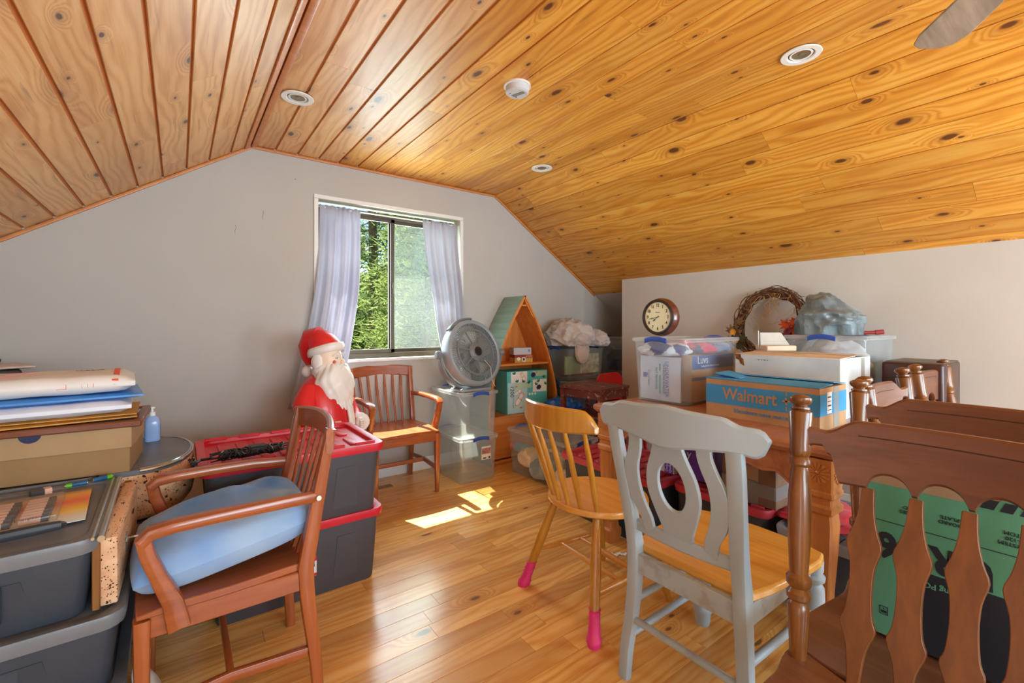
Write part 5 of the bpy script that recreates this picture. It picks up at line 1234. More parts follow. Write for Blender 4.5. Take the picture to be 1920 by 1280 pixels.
bpy.data.objects.remove(bx.children[-1])
for o in list(bx.children): 
    if o.name.startswith('shipping_label'): bpy.data.objects.remove(o)
fr = frame((.0, -.2516, .115), (1, 0, 0), (0, 0, 1)); m = MB(); m.poly([(-.075, -.045), (-.025, -.045), (-.025, .045), (-.075, .045)], .001, fr); m.build('shipping_label', M['winek'], bx, smooth=0)
M['tape'] = clearplastic('packing_tape', (210, 196, 170), .5, .2)
m = MB(); m.poly([(.0, -.11), (.055, -.11), (.055, .065), (.0, .065)], .0012, fr); m.build('tape', M['tape'], bx, smooth=0)
m = MB(); 
for k in range(4): m.box((-.05, -.2523, .085 + .018 * k), (.036, .0008, .006 if k % 2 else .003))
m.build('label_print', M['ink'], bx, kind='stuff')
t = thing('white_carton', 'wide white corrugated carton with a torn corner, behind the blue shipping carton', 'carton', (2.665, 1.035, .755), 0)
m = MB(); m.box((0, 0, .143), (.41, .49, .286), bev=.001); m.build('body', M['cardgrey'], t)
for x in (-.103, .103): m = MB(); m.box((0, 0, 0), (.20, .488, .003)); o = m.build('flap', M['cardbeige'], t, label='beige top flap'); o.location = (x, 0, .290 + (.004 if x > 0 else 0)); o.rotation_euler = (0, R(-2 if x < 0 else 2), 0)
M['torn'] = plain('torn_brown', (120, 76, 34), .9, var=.3, scale=60)
m = MB(); o = smoothpts([(-.235, .24), (-.20, .27), (-.19, .295), (-.205, .30), (-.235, .29), (-.243, .26)]); m.poly([(a, b) for a, b in [(.195, .225), (.215, .235), (.222, .255), (.24, .262), (.244, .286), (.215, .287), (.212, .268), (.200, .262)]], .002, frame((-.2056, 0, 0), (0, 1, 0), (0, 0, 1))); m.build('torn_patch', M['torn'], t, smooth=0)
m = MB()
for y, w in ((.09, .012), (.105, .006), (.12, .010), (.075, .005)): m.box((-.2060, y, .262), (.0008, w, .003))
m.build('scuff_marks', M['ink'], t, kind='stuff')
m = MB(); m.poly([(-.05, 0), (.0, 0), (.0, .28), (-.05, .28)], .0012, frame((.12, -.2458, 0), (1, 0, 0), (0, 0, 1))); m.build('tape', M['tape'], t, smooth=0)
t = thing('folding_scale', 'pale folding device with an angled lid on the back corner of the white carton', 'device', (2.78, 1.21, 1.052), -35)
m = MB(); m.box((0, 0, .016), (.17, .12, .030), bev=.004); m.build('base', M['cardbeige'], t)
M['palegrey'] = plain('pale_grey_plastic', (200, 202, 196), .5); fr = frame((0, .03, .065), (1, 0, 0), (0, .55, .8)); m = MB(); m.poly([(-.085, -.04), (.085, -.04), (.065, .045), (-.060, .045)], .005, fr); m.build('lid', M['palegrey'], t, bevel=.001)
m = MB(); m.box((-.09, .02, .06), (.004, .008, .11)); m.build('side_post', M['palegrey'], t)

# clock
M['clockface'] = plain('cream_clock_face', (226, 218, 176), .5, var=.01); M['mahog'] = wood('mahogany_clock', (70, 32, 22), (112, 56, 40), 'x', .3, .4); M['darkring'] = plain('dark_bezel', (46, 34, 34), .35)
t = thing('wall_clock', 'round mahogany clock with a cream dial standing on the clear bin of clothes', 'clock', (2.30, 1.66, 1.247), 0)
nrm = V((-.93, -.02, .08)).normalized(); CF = frame((0, 0, 0), V((.0, -1, 0)), (0, 0, 1)); CF = frame((0, 0, 0), nrm.cross(V((0, 0, 1))) * -1, (0, 0, 1))
m = MB(); m.M = CF; m.loft([[(r_ * a, r_ * b, z) for a, b in circ(48)] for r_, z in ((.095, -.055), (.108, -.052), (.113, -.04), (.113, -.018), (.106, -.008), (.104, .004))]); m.M = None; m.build('case', M['mahog'], t, smooth=50)
m = MB(); m.M = CF; m.loft([[(r_ * a, r_ * b, z) for a, b in circ(48)] for r_, z in ((.104, .002), (.105, .012), (.098, .017), (.089, .012), (.088, .004))], (0, 0)); m.M = None; m.build('bezel', M['darkring'], t, smooth=50)
m = MB(); m.M = CF; m.loft([[(.090 * a, .090 * b, z) for a, b in circ(48)] for z in (.002, .006)]); m.M = None; m.build('dial', M['clockface'], t, smooth=30)
for h in range(1, 13):
    a = R(90 - 30 * h); text('numeral', str(h), .027, M['ink'], t, CF @ Matrix.Translation((.069 * math.cos(a), .069 * math.sin(a), .007)), ext=.0004, off=.0004, sx=.8)
for nm, hh, L, w in (('hour_hand', 7.72, .042, .0042), ('minute_hand', 8.6, .064, .0024)):
    a = R(90 - 30 * hh); m = MB(); m.M = CF @ Matrix.Rotation(a, 4, 'Z') @ Matrix.Translation((0, 0, .0085)); m.poly([(-.012, -.0012), (L * .45, -.001), (L * .62, -w), (L, 0), (L * .62, w), (L * .45, .001), (-.012, .0012)], .001); m.M = None; m.build(nm, M['ink'], t, smooth=0)
text('lettering', 'Howard', .009, M['ink'], t, CF @ Matrix.Translation((0, .028, .007)), ext=.0003)

# wreath
M['twig'] = plain('brown_twig', (112, 76, 50), .85, var=.3, scale=30); M['straw'] = plain('raffia', (206, 164, 104), .8, var=.15, scale=30)
bx = carton('brown_carton', 'brown carton behind the white carton, holding up the autumn wreath', 'carton', (3.28, 1.52, .755), 0, (.30, .44, .17), M['card'])
t = thing('autumn_wreath', 'grapevine wreath with orange, red and yellow autumn leaves leaning on the right wall', 'wreath', (3.40, 1.515, 1.205), 0)
WF = frame((0, 0, 0), (0, -1, 0), (.16, 0, 1)); rr = random.Random(5); m = MB(); m.M = WF
for k in range(64):
    r0 = rr.uniform(.195, .252); z0 = rr.uniform(-.03, .03); ph = rr.random() * 6.28; n_ = rr.randint(3, 6); am = rr.uniform(.006, .018); a0 = rr.random() * 6.28; sp_ = rr.uniform(1.8, 5.6)
    m.tube([((r0 + am * math.sin(n_ * a + ph)) * math.cos(a), (r0 + am * math.sin(n_ * a + ph)) * math.sin(a) * 1.05, z0 + am * math.cos(n_ * a + ph)) for a in [a0 + sp_ * i / 30 for i in range(31)]], rr.uniform(.0022, .0042), 5)
for k in range(60):
    a = rr.random() * 6.28; r0 = rr.uniform(.2, .26); d = rr.choice((-1, 1)); L = rr.uniform(.03, .07); p = V((r0 * math.cos(a), r0 * math.sin(a), rr.uniform(-.02, .02))); q = V((math.cos(a + d * 1.0), math.sin(a + d * 1.0), rr.uniform(-.3, .5))) * L
    m.tube([p, p + q], [.0022, .001], 4)
m.M = None; m.build('vine_ring', M['twig'], t, smooth=0, kind='stuff')
m = MB(); m.M = WF
for k in range(16):
    a = rr.uniform(.3, 3.0); r0 = .22; p = V((r0 * math.cos(a), r0 * math.sin(a), -.03 if False else .03)); pts = [p]
    for i in range(9): p = p + V((rr.gauss(0, .022) - .012 * math.cos(a), rr.gauss(-.016, .02), rr.gauss(0, .008))); pts.append(p)
    m.tube(pts, .0016, 4)
m.M = None; m.build('raffia_strands', M['straw'], t, smooth=0, kind='stuff')
lc = {'lr': plain('leaf_orange_red', (204, 84, 44), .7, var=.15, scale=40), 'lm': plain('leaf_wine', (130, 34, 52), .7, var=.15, scale=40), 'ly': plain('petal_yellow', (222, 160, 44), .7, var=.12, scale=40), 'lb': plain('leaf_brown', (126, 96, 64), .8, var=.2, scale=40), 'lg': plain('leaf_dark_green', (66, 66, 36), .8, var=.2, scale=40)}
def maple(s): 
    o = []
    for i, (a, r_) in enumerate(((-90, .35), (-60, .32), (-35, .62), (-20, .36), (0, .55), (8, .8), (20, .5), (38, .42), (45, .78), (55, .84), (65, .55), (75, .62), (84, .86), (90, 1.0))): o.append((s * r_ * math.cos(R(a)), s * r_ * math.sin(R(a))))
    return o + [(-a, b) for a, b in reversed(o[1:-1])]
for a, r0, s, k in ((5, .17, .055, 'lr'), (-8, .13, .05, 'lr'), (-5, .23, .055, 'lr'), (-14, .18, .05, 'lr'), (-24, .14, .05, 'lm'), (-40, .15, .05, 'lm'), (-10, .27, .05, 'lm'), (-24, .22, .05, 'lr'), (-32, .18, .045, 'lm'), (-30, .25, .048, 'lm'), (-42, .20, .05, 'lm'), (-52, .22, .045, 'lm'), (-58, .19, .04, 'lm'), (6, .26, .045, 'lm'), (192, .27, .05, 'lb'), (200, .22, .05, 'lb'), (186, .22, .045, 'lb'), (207, .28, .045, 'lg'), (214, .22, .05, 'lg'), (222, .26, .05, 'lg'), (-66, .24, .04, 'lm'), (178, .20, .04, 'lb')):
    m = MB(); fr = WF @ Matrix.Translation((r0 * math.cos(R(a)), r0 * math.sin(R(a)), .04 + rr.uniform(-.005, .02))) @ Matrix.Rotation(rr.uniform(-1.5, 1.5), 4, 'Z') @ Matrix.Rotation(rr.uniform(-.6, .6), 4, 'X') @ Matrix.Rotation(rr.uniform(-.6, .6), 4, 'Y')
    m.poly(maple(s * 1.25), .0012, fr); m.build('leaf', lc[k], t, smooth=0)
for a, r0 in ((205, .30), (214, .25), (197, .24), (225, .29)):
    m = MB(); fr = WF @ Matrix.Translation((r0 * math.cos(R(a)), r0 * math.sin(R(a)), .06)) @ Matrix.Rotation(rr.uniform(-.5, .5), 4, 'X')
    for k in range(9): 
        m.M = fr @ Matrix.Rotation(k * 2 * math.pi / 9, 4, 'Z') @ Matrix.Rotation(.5, 4, 'X'); m.poly([(-.004, .004), (.004, .004), (.009, .018), (0, .03), (-.009, .018)], .001)
    m.M = fr; m.ell((0, 0, 0), (.008, .008, .006), 10, 6); m.M = None; m.build('flower', lc['ly'], t, smooth=0)
# grey plastic bag on bin B8
M['bagfilm'] = (lambda t_: t_.done(t_.bsdf(t_.ramp(t_.noise(t_.coord(), 6, 4), [(.35, (92, 102, 106)), (.65, (134, 148, 152))]), .28, 0, t_.noise(t_.coord(), 18, 4, .6, 1.0), .5, .01)))(NT('grey_film'))
bm_ = blob((0, 0, 0), (.15, .150, .115), 71, .26, 1.6, 5, -.6)
for i, v in enumerate(bm_.v):
    if v.z > -.05: v.z *= .62 + .75 * ss(-.14, .08, v.y) ; 
    if v.z < -.05: v.z = -.088
tag(bm_.build('plastic_bag', M['bagfilm'], smooth=60), 'crumpled grey plastic bag on the clear bin behind the white carton', 'bag', loc=(3.22, 1.09, 1.229))
m = MB(); m.lathe([(0, .014), (1, .014)], (0, 0, 0), (.02, -.035, .004), 14); m.lathe([(0, .011), (1, .011)], (-.03, .05, -.002), (0, 0, 0), 14); tag(m.build('lipstick_tube', M['boxred'], smooth=40), 'small dark red tube lying on the bin lid at the right of the grey bag', 'tube', loc=(3.36, .90, 1.155))
# dark wooden case
M['darkcase'] = wood('dark_case', (52, 24, 20), (74, 36, 30), 'x', .4, .2); M['casetop'] = plain('case_grey_top', (104, 98, 88), .5)
t = thing('wooden_case', 'dark reddish-brown wooden case with a grey top at the right end of the table', 'case', (3.13, .645, .755), 0)
m = MB(); m.box((0, 0, .13), (.36, .24, .25), bev=.012, seg=3); m.build('body', M['darkcase'], t)
m = MB(); m.box((.02, 0, .2565), (.32, .225, .004), bev=.001); m.build('top_panel', M['casetop'], t)
for s in (-1, 1): m = MB(); m.box((s * .1, 0, .003), (.04, .2, .006)); m.build('foot', M['blackp'], t)

# ---------------------------------------------------------------- green carton on the second chair
M['greenc'] = corrug('green_print_card', (86, 150, 116), (96, 160, 126), bump=.04); M['kraft'] = corrug('kraft_card', (164, 132, 98), (176, 144, 110), bump=.05)
t = thing('green_carton', 'large green and black printed carton standing upside down on the second brown chair', 'carton', (1.455, .185, .453), 0)
H, WY = .415, .43
m = MB(); m.box((0, 0, H / 2), (.17, WY, H), bev=.001); m.build('body', M['kraft'], t)
e = -.0858
m = MB(); m.poly([(-WY / 2 + .012, .003), (WY / 2 - .002, .003), (WY / 2 - .002, H - .030), (.03, H - .030), (.012, H - .052), (-WY / 2 + .012, H - .052)], .0012, ffr('-x', (e, 0, 0))); m.build('green_panel', M['greenc'], t, smooth=0)
panel(t, 'black_panel', M['ink'], '-x', (e - .0008, .022, .093), .15, .182)
y0 = .018
for i, w in enumerate((.020, .018, .018, .016)): m = MB(); y = .010 - .028 * i; m.poly([(-w / 2 - .004, -.010), (w / 2 - .004, -.010), (w / 2 + .004, .010), (-w / 2 + .004, .010)], .0012, ffr('-x', (e - .0008, y - .022, H - .044))); m.build('stripe', M['ink'], t, smooth=0)
panel(t, 'stripe', M['ink'], '-x', (e - .0008, -.155, H - .044), .095, .020)
text('lettering', 'URO6', .080, M['ink'], t, ffr('-x', (e - .0012, .080, .222), 180), off=.0035, sx=.93)
panel(t, 'rule_line', M['ink'], '-x', (e - .0008, .0, .276), .36, .0016)
text('lettering', 'Gaming PC', .0175, M['greenc'], t, ffr('-x', (e - .0016, .052, .158), 180), off=.0003)
for s_, y, z in (('MAINBOARD\nBACKPLATE', .035, .315), ('FAN SYSTEM\nTOP-120\nBOTTOM', -.055, .31), ('SERIES\nNO', .12, .315), ('E\nOR', -.10, .31)): text('lettering', s_, .011, M['ink'], t, ffr('-x', (e - .0012, y, z), 180))
m = MB(); m.M = ffr('-x', (e - .0008, 0, 0))
for a, b in (((.125, .08), (.125, .24)), ((.137, .085), (.137, .225)), ((.16, .09), (.16, .225)), ((.125, .24), (.16, .238)), ((.125, .226), (.17, .222)), ((.125, .08), (.14, .07)), ((.16, .238), (.17, .222))): m.sweep([(a[0], a[1], 0), (b[0], b[1], 0)], (.0014, .001), (0, 0, 1), .1)
m.M = None; m.build('line_drawing', M['ink'], t, smooth=0, kind='stuff')
m = MB(); m.M = ffr('-x', (e - .0008, .165, .06)); m.poly([(-.008, -.01), (.008, -.01), (.008, .01), (-.008, .01)], .001, None, [[(-.0065, -.0085), (.0065, -.0085), (.0065, .0085), (-.0065, .0085)]]); m.box((0, -.003, 0), (.010, .006, .001)); m.box((0, .004, 0), (.002, .005, .001)); m.M = None; m.build('recycling_mark', M['ink'], t, smooth=0)

# ---------------------------------------------------------------- things under the table
bx = carton('purple_carton', 'tall purple printed carton on the red tote lid under the table', 'carton', (2.27, 1.36, .378), 4, (.13, .20, .235), M['purple'])
M['cream'] = plain('cream_icon', (206, 190, 176), .6)
for y in (-.02, -.065): panel(bx, 'icon', M['cream'], '-x', (-.0658, y, .195), .036, .042)
for z in (.03, .062): m = MB(); m.poly([(.012 * a, .012 * b) for a, b in circ(16)], .001, ffr('-x', (-.0658, -.085, z))); m.build('dot', M['cream'], bx)
text('lettering', 'y', .06, M['winek'], bx, ffr('-x', (-.066, .04, .13)))
bx = carton('sleeve_carton', 'small cream box with a purple lettered sleeve, left of the purple carton', 'carton', (2.245, 1.535, .378), -5, (.10, .12, .10), M['cream'])
panel(bx, 'purple_sleeve', M['purple'], '-x', (-.0508, -.025, .05), .055, .10); text('lettering', 'Only with\nQuilted tu', .022, M['winek'], bx, ffr('-x', (-.0516, -.025, .05), 90))
M['film'] = clearplastic('shrink_film', (200, 186, 170), .35, .05)
M['cardb'] = plain('brown_card', (126, 92, 66), .7, var=.12)
t = thing('taped_carton', 'brown carton wrapped in shiny clear tape under the table', 'carton', (2.25, 1.045, .378), -2)
m = MB(); m.box((0, 0, .10), (.24, .25, .20), bev=.002); m.build('body', M['cardb'], t)
m = MB(); m.box((0, 0, .10), (.243, .10, .203)); m.box((0, 0, .07), (.244, .254, .06)); m.build('tape', M['film'], t)
panel(t, 'pale_label', M['cream'], '-x', (-.1215, .07, .06), .07, .09); panel(t, 'tape_patch', M['kraft'], '-x', (-.1228, -.02, .14), .06, .06)
M['redcloth'] = cloth('red_cloth', (186, 22, 36), (206, 34, 46))
tag(blob((0, 0, 0), (.15, .13, .028), 81, .5, 2.0, 4, -.4).build('red_cloth', M['redcloth'], smooth=60), 'bright red cloth lying on the light grey tote lid under the table', 'cloth', loc=(2.30, .80, .358))
M['bookred'] = plain('red_book_cover', (160, 46, 42), .5, var=.05)
t = thing('red_game_box', 'flat red box with a framed cover standing on the floor under the table', 'box', (2.02, 1.34, 0), 90 - 4)
m = MB(); m.box((0, 0, .055), (.42, .05, .11), bev=.002); m.build('body', M['bookred'], t)
m = MB(); 
for s, z in ((1, .10), (1, .012)): m.box((0, .0258 if False else -.0258, z), (.39, .0012, .004))
for x in (-.19, 0, .19): m.box((x, -.0258, .056), (.004, .0012, .088))
m.build('cover_frame', M['coral'], t, kind='stuff')
M['lace'] = cloth('white_lace', (206, 208, 200), (226, 226, 220), weave=120, bump=.6)
t = tag(blob((0, 0, 0), (.045, .03, .010), 91, .6, 4, 3, -.3).build('lace_doily', M['lace'], smooth=0), 'scrap of white lace on the floor beside the foremost table leg', 'cloth', loc=(1.74, .585, .006))
t = thing('bead_string', 'string of white beads on the floor behind the yellow chair', 'beads', (1.80, 1.60, 0), -30); m = MB(); rr = random.Random(3)
for i in range(26): m.ell((-.09 + .18 * i / 25, .008 * math.sin(i), .006 + .003 * (i % 2)), (.006, .006, .006), 8, 6)
m.build('beads', M['winek'], t, kind='stuff'); m = MB(); m.tube([(-.09, 0, .006), (.09, 0, .006)], .001, 4); m.build('string', M['winek'], t)
M['bluebox'] = plain('blue_tub', (30, 88, 176), .5, var=.1); t = thing('blue_tub', 'blue plastic tub on the floor beside the front table leg', 'tub', (2.03, .34, 0), 0)
m = MB(); m.loft([[(a, b, z) for a, b in rrect(.2 * k, .16 * k, .03, 3)] for k, z in ((.85, 0), (.95, .2), (1, .21), (1, .225), (.93, .225), (.82, .02), (.1, .018))]); m.build('body', M['bluebox'], t)
bpy.data.objects.remove(t.children[0]); bpy.data.objects.remove(t)
# ---------------------------------------------------------------- left foreground: dark totes and the things on them
lt = 'dark grey totes at the left'
ZT = .66
t1 = tote('storage_tote', 'topmost dark grey tote at the left, batteries and shoe box on its lid', (-.46, 1.835, ZT - .20), 1, .56, .56, .20, M['totedk'], M['lidgrey'], ribs=False, group=lt, deep=.006)
t2 = tote('storage_tote', 'second dark grey tote at the left, weathered board standing on its lid', (-.43, 1.835, ZT - .40), 1, .60, .58, .20, M['totedk'], M['lidgrey'], ribs=False, group=lt, deep=.006)
t3 = tote('storage_tote', 'lowest dark grey tote at the left, on the floor', (-.43, 1.835, 0), 1, .60, .58, .26, M['totedk'], M['lidgrey'], ribs=False, group=lt, deep=.006)
for tt_, h in ((t1, .2), (t2, .2)):
    m = MB(); m.box((.02, -.278, h * .42), (.20, .014, h * .46), bev=.004); m.box((.02, -.286, h * .45), (.12, .010, h * .26), bev=.003); m.box((-.15, -.276, h * .4), (.06, .012, h * .5), bev=.003); m.build('moulded_panel', M['totedk'], tt_)
b1 = tote('storage_tote', 'dark grey tote behind, under the half-round wooden top', (-.36, 2.50, 0), 0, .62, .62, .46, M['totedk'], M['lidgrey'], ribs=False, group=lt, deep=.006)
b2 = tote('storage_tote', 'dark grey tote behind, carrying the shoe box', (-.52, 2.50, .445), 0, .56, .60, .212, M['totedk'], M['lidgrey'], ribs=False, group=lt, deep=.006)
# worm-holed wood
def worm(name, c1, c2):
    t_ = NT(name); co = t_.coord(); v = t_.noise(t_.mapping(co, (30, 3, 30)), 1, 4)
    col = t_.ramp(v, [(.3, c1), (.7, c2)])
    vo = t_.n('ShaderNodeTexVoronoi'); vo.inputs['Scale'].default_value = 1; t_.l(t_.mapping(co, (170, 120, 170)), vo.inputs['Vector'])
    sep = t_.n('ShaderNodeSeparateColor'); t_.l(vo.outputs['Color'], sep.inputs[0]); big = t_.noise(co, 14, 3)
    h = t_.math('MULTIPLY', t_.math('LESS_THAN', vo.outputs['Distance'], .30), t_.math('GREATER_THAN', t_.math('MULTIPLY', sep.outputs[0], big), .30))
    gap = t_.ramp(t_.noise(t_.mapping(co, (60, 12, 60)), 1, 4), [(.64, (0, 0, 0, 1)), (.67, (1, 1, 1, 1))])
    h = t_.math('MAXIMUM', h, gap)
    col = t_.mix(h, col, lin((60, 34, 20))); inv = t_.math('SUBTRACT', 1, h)
    return t_.done(t_.bsdf(col, .8, 0, inv, .6, .003))
M['worm'] = worm('worm_eaten_wood', (206, 152, 112), (234, 192, 152)); M['oldwood'] = wood('old_yellow_wood', (116, 70, 22), (160, 104, 40), 'z', .7, 0, bump=.3)
M['chrome'] = plain('chrome_strip', (196, 198, 200), .18, .9, var=.02)
t = thing('weathered_board', 'worm-holed wooden board with a metal latch standing beside the topmost dark tote', 'board', (-.150, 1.845, ZT - .196), -1)
m = MB(); m.box((.006, 0, .09), (.036, .52, .176), bev=.004, seg=2); m.build('plank', M['worm'], t)
m = MB(); m.box((-.018, -.255, .085), (.016, .03, .17), bev=.002); m.build('end_batten', M['oldwood'], t)
m = MB(); m.box((.0255, -.09, .10), (.003, .016, .062), bev=.001); m.box((.028, -.09, .105), (.006, .03, .010), bev=.001)
m.tube([(.03, -.10, .11), (.05, -.105, .112), (.072, -.10, .106), (.072, -.088, .104), (.05, -.084, .106), (.03, -.09, .105)], .003, 8); m.build('latch', M['chrome'], t)
# plastic mat and chrome edge over the tote lid and the half-round top
t = thing('half_round_top', 'half-round worm-eaten wooden block with a grey metal-edged top behind the board', 'table top', (-.15, 2.48, .47), 0)
def hr(k, z): return [(-.0, -.315 * k, z)] + [(.205 * k * math.cos(R(a)) ** .8 if abs(a) < 90 else 0, .315 * k * math.sin(R(a)), z) for a in range(-84, 85, 6)] + [(0, .315 * k, z)] + [(-.08, .315 * k, z), (-.08, -.315 * k, z)]
m = MB(); m.loft([hr(.90, 0), hr(.97, .02), hr(1, .05), hr(1, .13), hr(.97, .165), hr(.96, .172)]); m.build('block', M['worm'], t, smooth=30)
m = MB(); m.loft([hr(.955, .172), hr(.965, .174), hr(.965, .190), hr(.955, .192)]); m.build('top', M['lidgrey'], t, smooth=30)
m = MB(); m.tube([V(p) + V((.0, 0, .0)) for p in hr(.968, .187)[1:-3]], .006, 8); m.tube([V(p) for p in hr(.94, .193)[1:-3]], .003, 6); m.build('metal_edge', M['chrome'], t)
m = MB(); m.box((.0, -.30, .08), (.02, .03, .16), bev=.002); m.build('end_batten', M['oldwood'], t)
m = MB(); m.tube([(.20, -.06, .14), (.222, -.07, .13), (.228, -.075, .09), (.215, -.075, .08)], .004, 8); m.box((.202, -.06, .12), (.006, .016, .06)); m.build('latch', M['chrome'], t)
M['filmgrey'] = clearplastic('protective_film', (150, 150, 150), .5, .08)
t = thing('edge_strip', 'bright metal edge strip along the right side of the topmost dark tote lid', 'metal strip', (-.167, 1.835, ZT - .006), 1)
m = MB(); m.tube([(.002, -.285, .002), (.002, .29, .002)], .008, 10); m.build('roll', M['chrome'], t); m = MB(); m.tube([(-.014, -.285, .005), (-.014, .29, .005)], .004, 8); m.build('bead', M['chrome'], t)
# batteries
def battery(label, loc, rz, g=None, c=('bgreen', 'bblue')):
    t = thing('battery', label, 'battery', loc, rz, g)
    m = MB(); m.lathe([(0, .0068), (.02, .0072), (1, .0072)], (-.018, 0, .0072), (.025, 0, .0072), 18); m.build('sleeve', M[c[1]], t)
    m = MB(); m.lathe([(0, .0066), (.05, .0073), (1, .0073)], (-.027, 0, .0072), (-.012, 0, .0072), 18); m.build('green_end', M[c[0]], t)
    m = MB(); m.lathe([(0, .003), (1, .003)], (-.030, 0, .0072), (-.026, 0, .0072), 10); m.lathe([(0, .0066), (1, .0066)], (.0245, 0, .0072), (.0262, 0, .0072), 14); m.build('terminal', M['metal'], t); return t
M['bgreen'] = plain('battery_green', (96, 178, 28), .35); M['bblue'] = plain('battery_blue', (22, 92, 138), .35); M['bcopper'] = plain('battery_copper', (232, 190, 168), .35, 0); M['bblack'] = plain('battery_black', (60, 60, 64), .35)
battery('blue battery with its green end to the left, loose on the tote lid', (-.275, 2.085, ZT), 8)
battery('blue battery with its green end toward the viewer, beside the shoe box', (-.215, 2.115, ZT), 205)
t = thing('battery_pack', 'blister pack of copper and grey batteries on an orange backing card', 'battery pack', (-.385, 1.86, ZT), 4)
M['cardor'] = (lambda t_: t_.done(t_.bsdf(t_.ramp(t_.n('ShaderNodeSeparateXYZ') and (lambda s: (t_.l(t_.coord('Generated'), s.inputs[0]), s.outputs[1])[1])(t_.n('ShaderNodeSeparateXYZ')), [(.1, (222, 226, 224)), (.35, (240, 196, 60)), (.62, (232, 96, 70)), (.86, (240, 170, 60)), (1.0, (90, 84, 84))]), .3)))(NT('backing_card'))
m = MB(); m.box((.0, 0, .002), (.33, .32, .0016)); m.build('backing_card', M['cardor'], t, smooth=0)
rr = random.Random(9)
for r_ in range(2):
    for i in range(8):
        x, y = -.012 + .072 * r_, -.11 + .026 * i; m = MB(); m.lathe([(0, .0075), (.03, .0085), (1, .0085)], (x - .028, y, .011), (x + .014, y, .011), 14); b = m.build('cell', M['bcopper'], t)
        m = MB(); m.lathe([(0, .0085), (.95, .0085), (1, .004)], (x + .014, y, .011), (x + .030, y, .011), 14); m.build('cell_band', M['bblack'], b)
text('lettering', 'Energizer', .013, M['ink'], t, frame((.05, -.118, .0205), (1, .02, 0), (0, 1, .6)), ext=.0002)
M['blis'] = clearplastic('blister_film', (240, 240, 240), .12, .05)
m = MB(); m.box((.025, -.015, .013), (.165, .225, .022), bev=.006, seg=2); m.build('blister', M['blis'], t)
M['rubber'] = plain('black_rubber', (48, 50, 54), .5, var=.1)
t = thing('dark_strap', 'thick dark grey moulded handle lying in front of the battery pack', 'strap', (-.39, 1.655, ZT), 2)
m = MB(); m.sweep([(-.2, 0, .012), (0, .003, .012), (.10, .004, .014), (.135, .012, .012), (.142, .026, .008)], [(.028, .026), (.028, .026), (.028, .026), (.024, .022), (.016, .014)], (0, 1, 0), .4); m.build('bar', M['rubber'], t)
t = thing('nine_volt_battery', 'small square battery with two terminals on the tote lid', 'battery', (-.355, 2.05, ZT), 20)
m = MB(); m.box((0, 0, .009), (.048, .026, .0175), bev=.001); m.build('body', M['bblack'], t); m = MB(); m.box((.016, 0, .009), (.017, .0265, .018)); m.build('band', M['bcopper'], t); m = MB()
for s in (-1, 1): m.lathe([(0, .003), (1, .004)], (.024, s * .006, .009), (.027, s * .006, .009), 10)
m.build('terminals', M['metal'], t, kind='stuff')
# shoe box on the rear tote, picture frame and post
t = thing('shoe_box', 'brown kraft shoe box with a half-round thumb hole in its lid', 'box', (-.395, 2.35, ZT + .0), -4)
M['kraftlid'] = plain('kraft_lid', (176, 142, 102), .75, var=.03); M['kraftbox'] = plain('kraft_box', (156, 120, 78), .75, var=.03, bump=.1, bscale=200); M['kraftpale'] = plain('kraft_box_end', (206, 170, 132), .75, var=.02)
m = MB(); m.box((0, 0, .072), (.52, .30, .142), bev=.001); m.build('body', M['kraftbox'], t)
m = MB(); m.box((0, 0, .128), (.532, .312, .076), bev=.0015); ld = m.build('lid', M['kraftlid'], t)
m = MB(); m.poly([(.028 * a, .026 * b) for a, b in circ(24) if b <= .01], .0016, frame((.0, -.1566, .166), (1, 0, 0), (0, 0, 1))); m.build('thumb_hole', M['navy'], ld, smooth=0)
t = thing('framed_picture', 'brown wooden picture frame with glass lying on the shoe box', 'picture frame', (-.405, 2.36, ZT + .1665), -2)
M['framew'] = wood('frame_wood', (104, 48, 20), (150, 82, 40), 'x', .4, .2); M['matgrey'] = plain('grey_glass_print', (150, 144, 138), .12, var=.05)
for s in (-1, 1):
    m = MB(); m.box((0, s * .175, .012), (.60, .028, .024), bev=.004); m.build('rail', M['framew'], t); m = MB(); m.box((s * .286, 0, .012), (.028, .322, .024), bev=.004); m.build('rail', M['framew'], t)
m = MB(); m.box((0, 0, .011), (.546, .324, .014)); m.build('glazed_print', M['matgrey'], t)
def packet(name, label, cat, loc, rz, w, d, h, mat, puff=.5, rot=(0, 0)):
    g = 18; vs = []; N = (g + 1) ** 2
    for k in (1, -1):
        for j in range(g + 1):
            for i in range(g + 1):
                u, v = i / g * 2 - 1, j / g * 2 - 1; e = max(0, (1 - abs(u) ** 5) * (1 - abs(v) ** 5)) ** .6
                vs.append((u * w / 2, v * d / 2, h / 2 + k * h / 2 * (1 - puff + puff * e) * (1 if e > 0 else .4) + k * .004 * noise.noise(V((u * 3 + h * 90, v * 3, k))) * e))
    fs = []
    for j in range(g):
        for i in range(g): a = j * (g + 1) + i; fs += [(a, a + 1, a + g + 2, a + g + 1), (N + a, N + a + g + 1, N + a + g + 2, N + a + 1)]
    ed = [i for i in range(g)] + [g + j * (g + 1) for j in range(g)] + [g * (g + 1) + g - i for i in range(g)] + [(g - j) * (g + 1) for j in range(g)]
    for i in range(len(ed)): a, b = ed[i], ed[(i + 1) % len(ed)]; fs.append((b, a, N + a, N + b))
    t = thing(name, label, cat, loc, rz); m = MB(); m.add(vs, fs); m.build('body', mat, t, smooth=50); t.rotation_euler.x = R(rot[0]); t.rotation_euler.y = R(rot[1]); return t
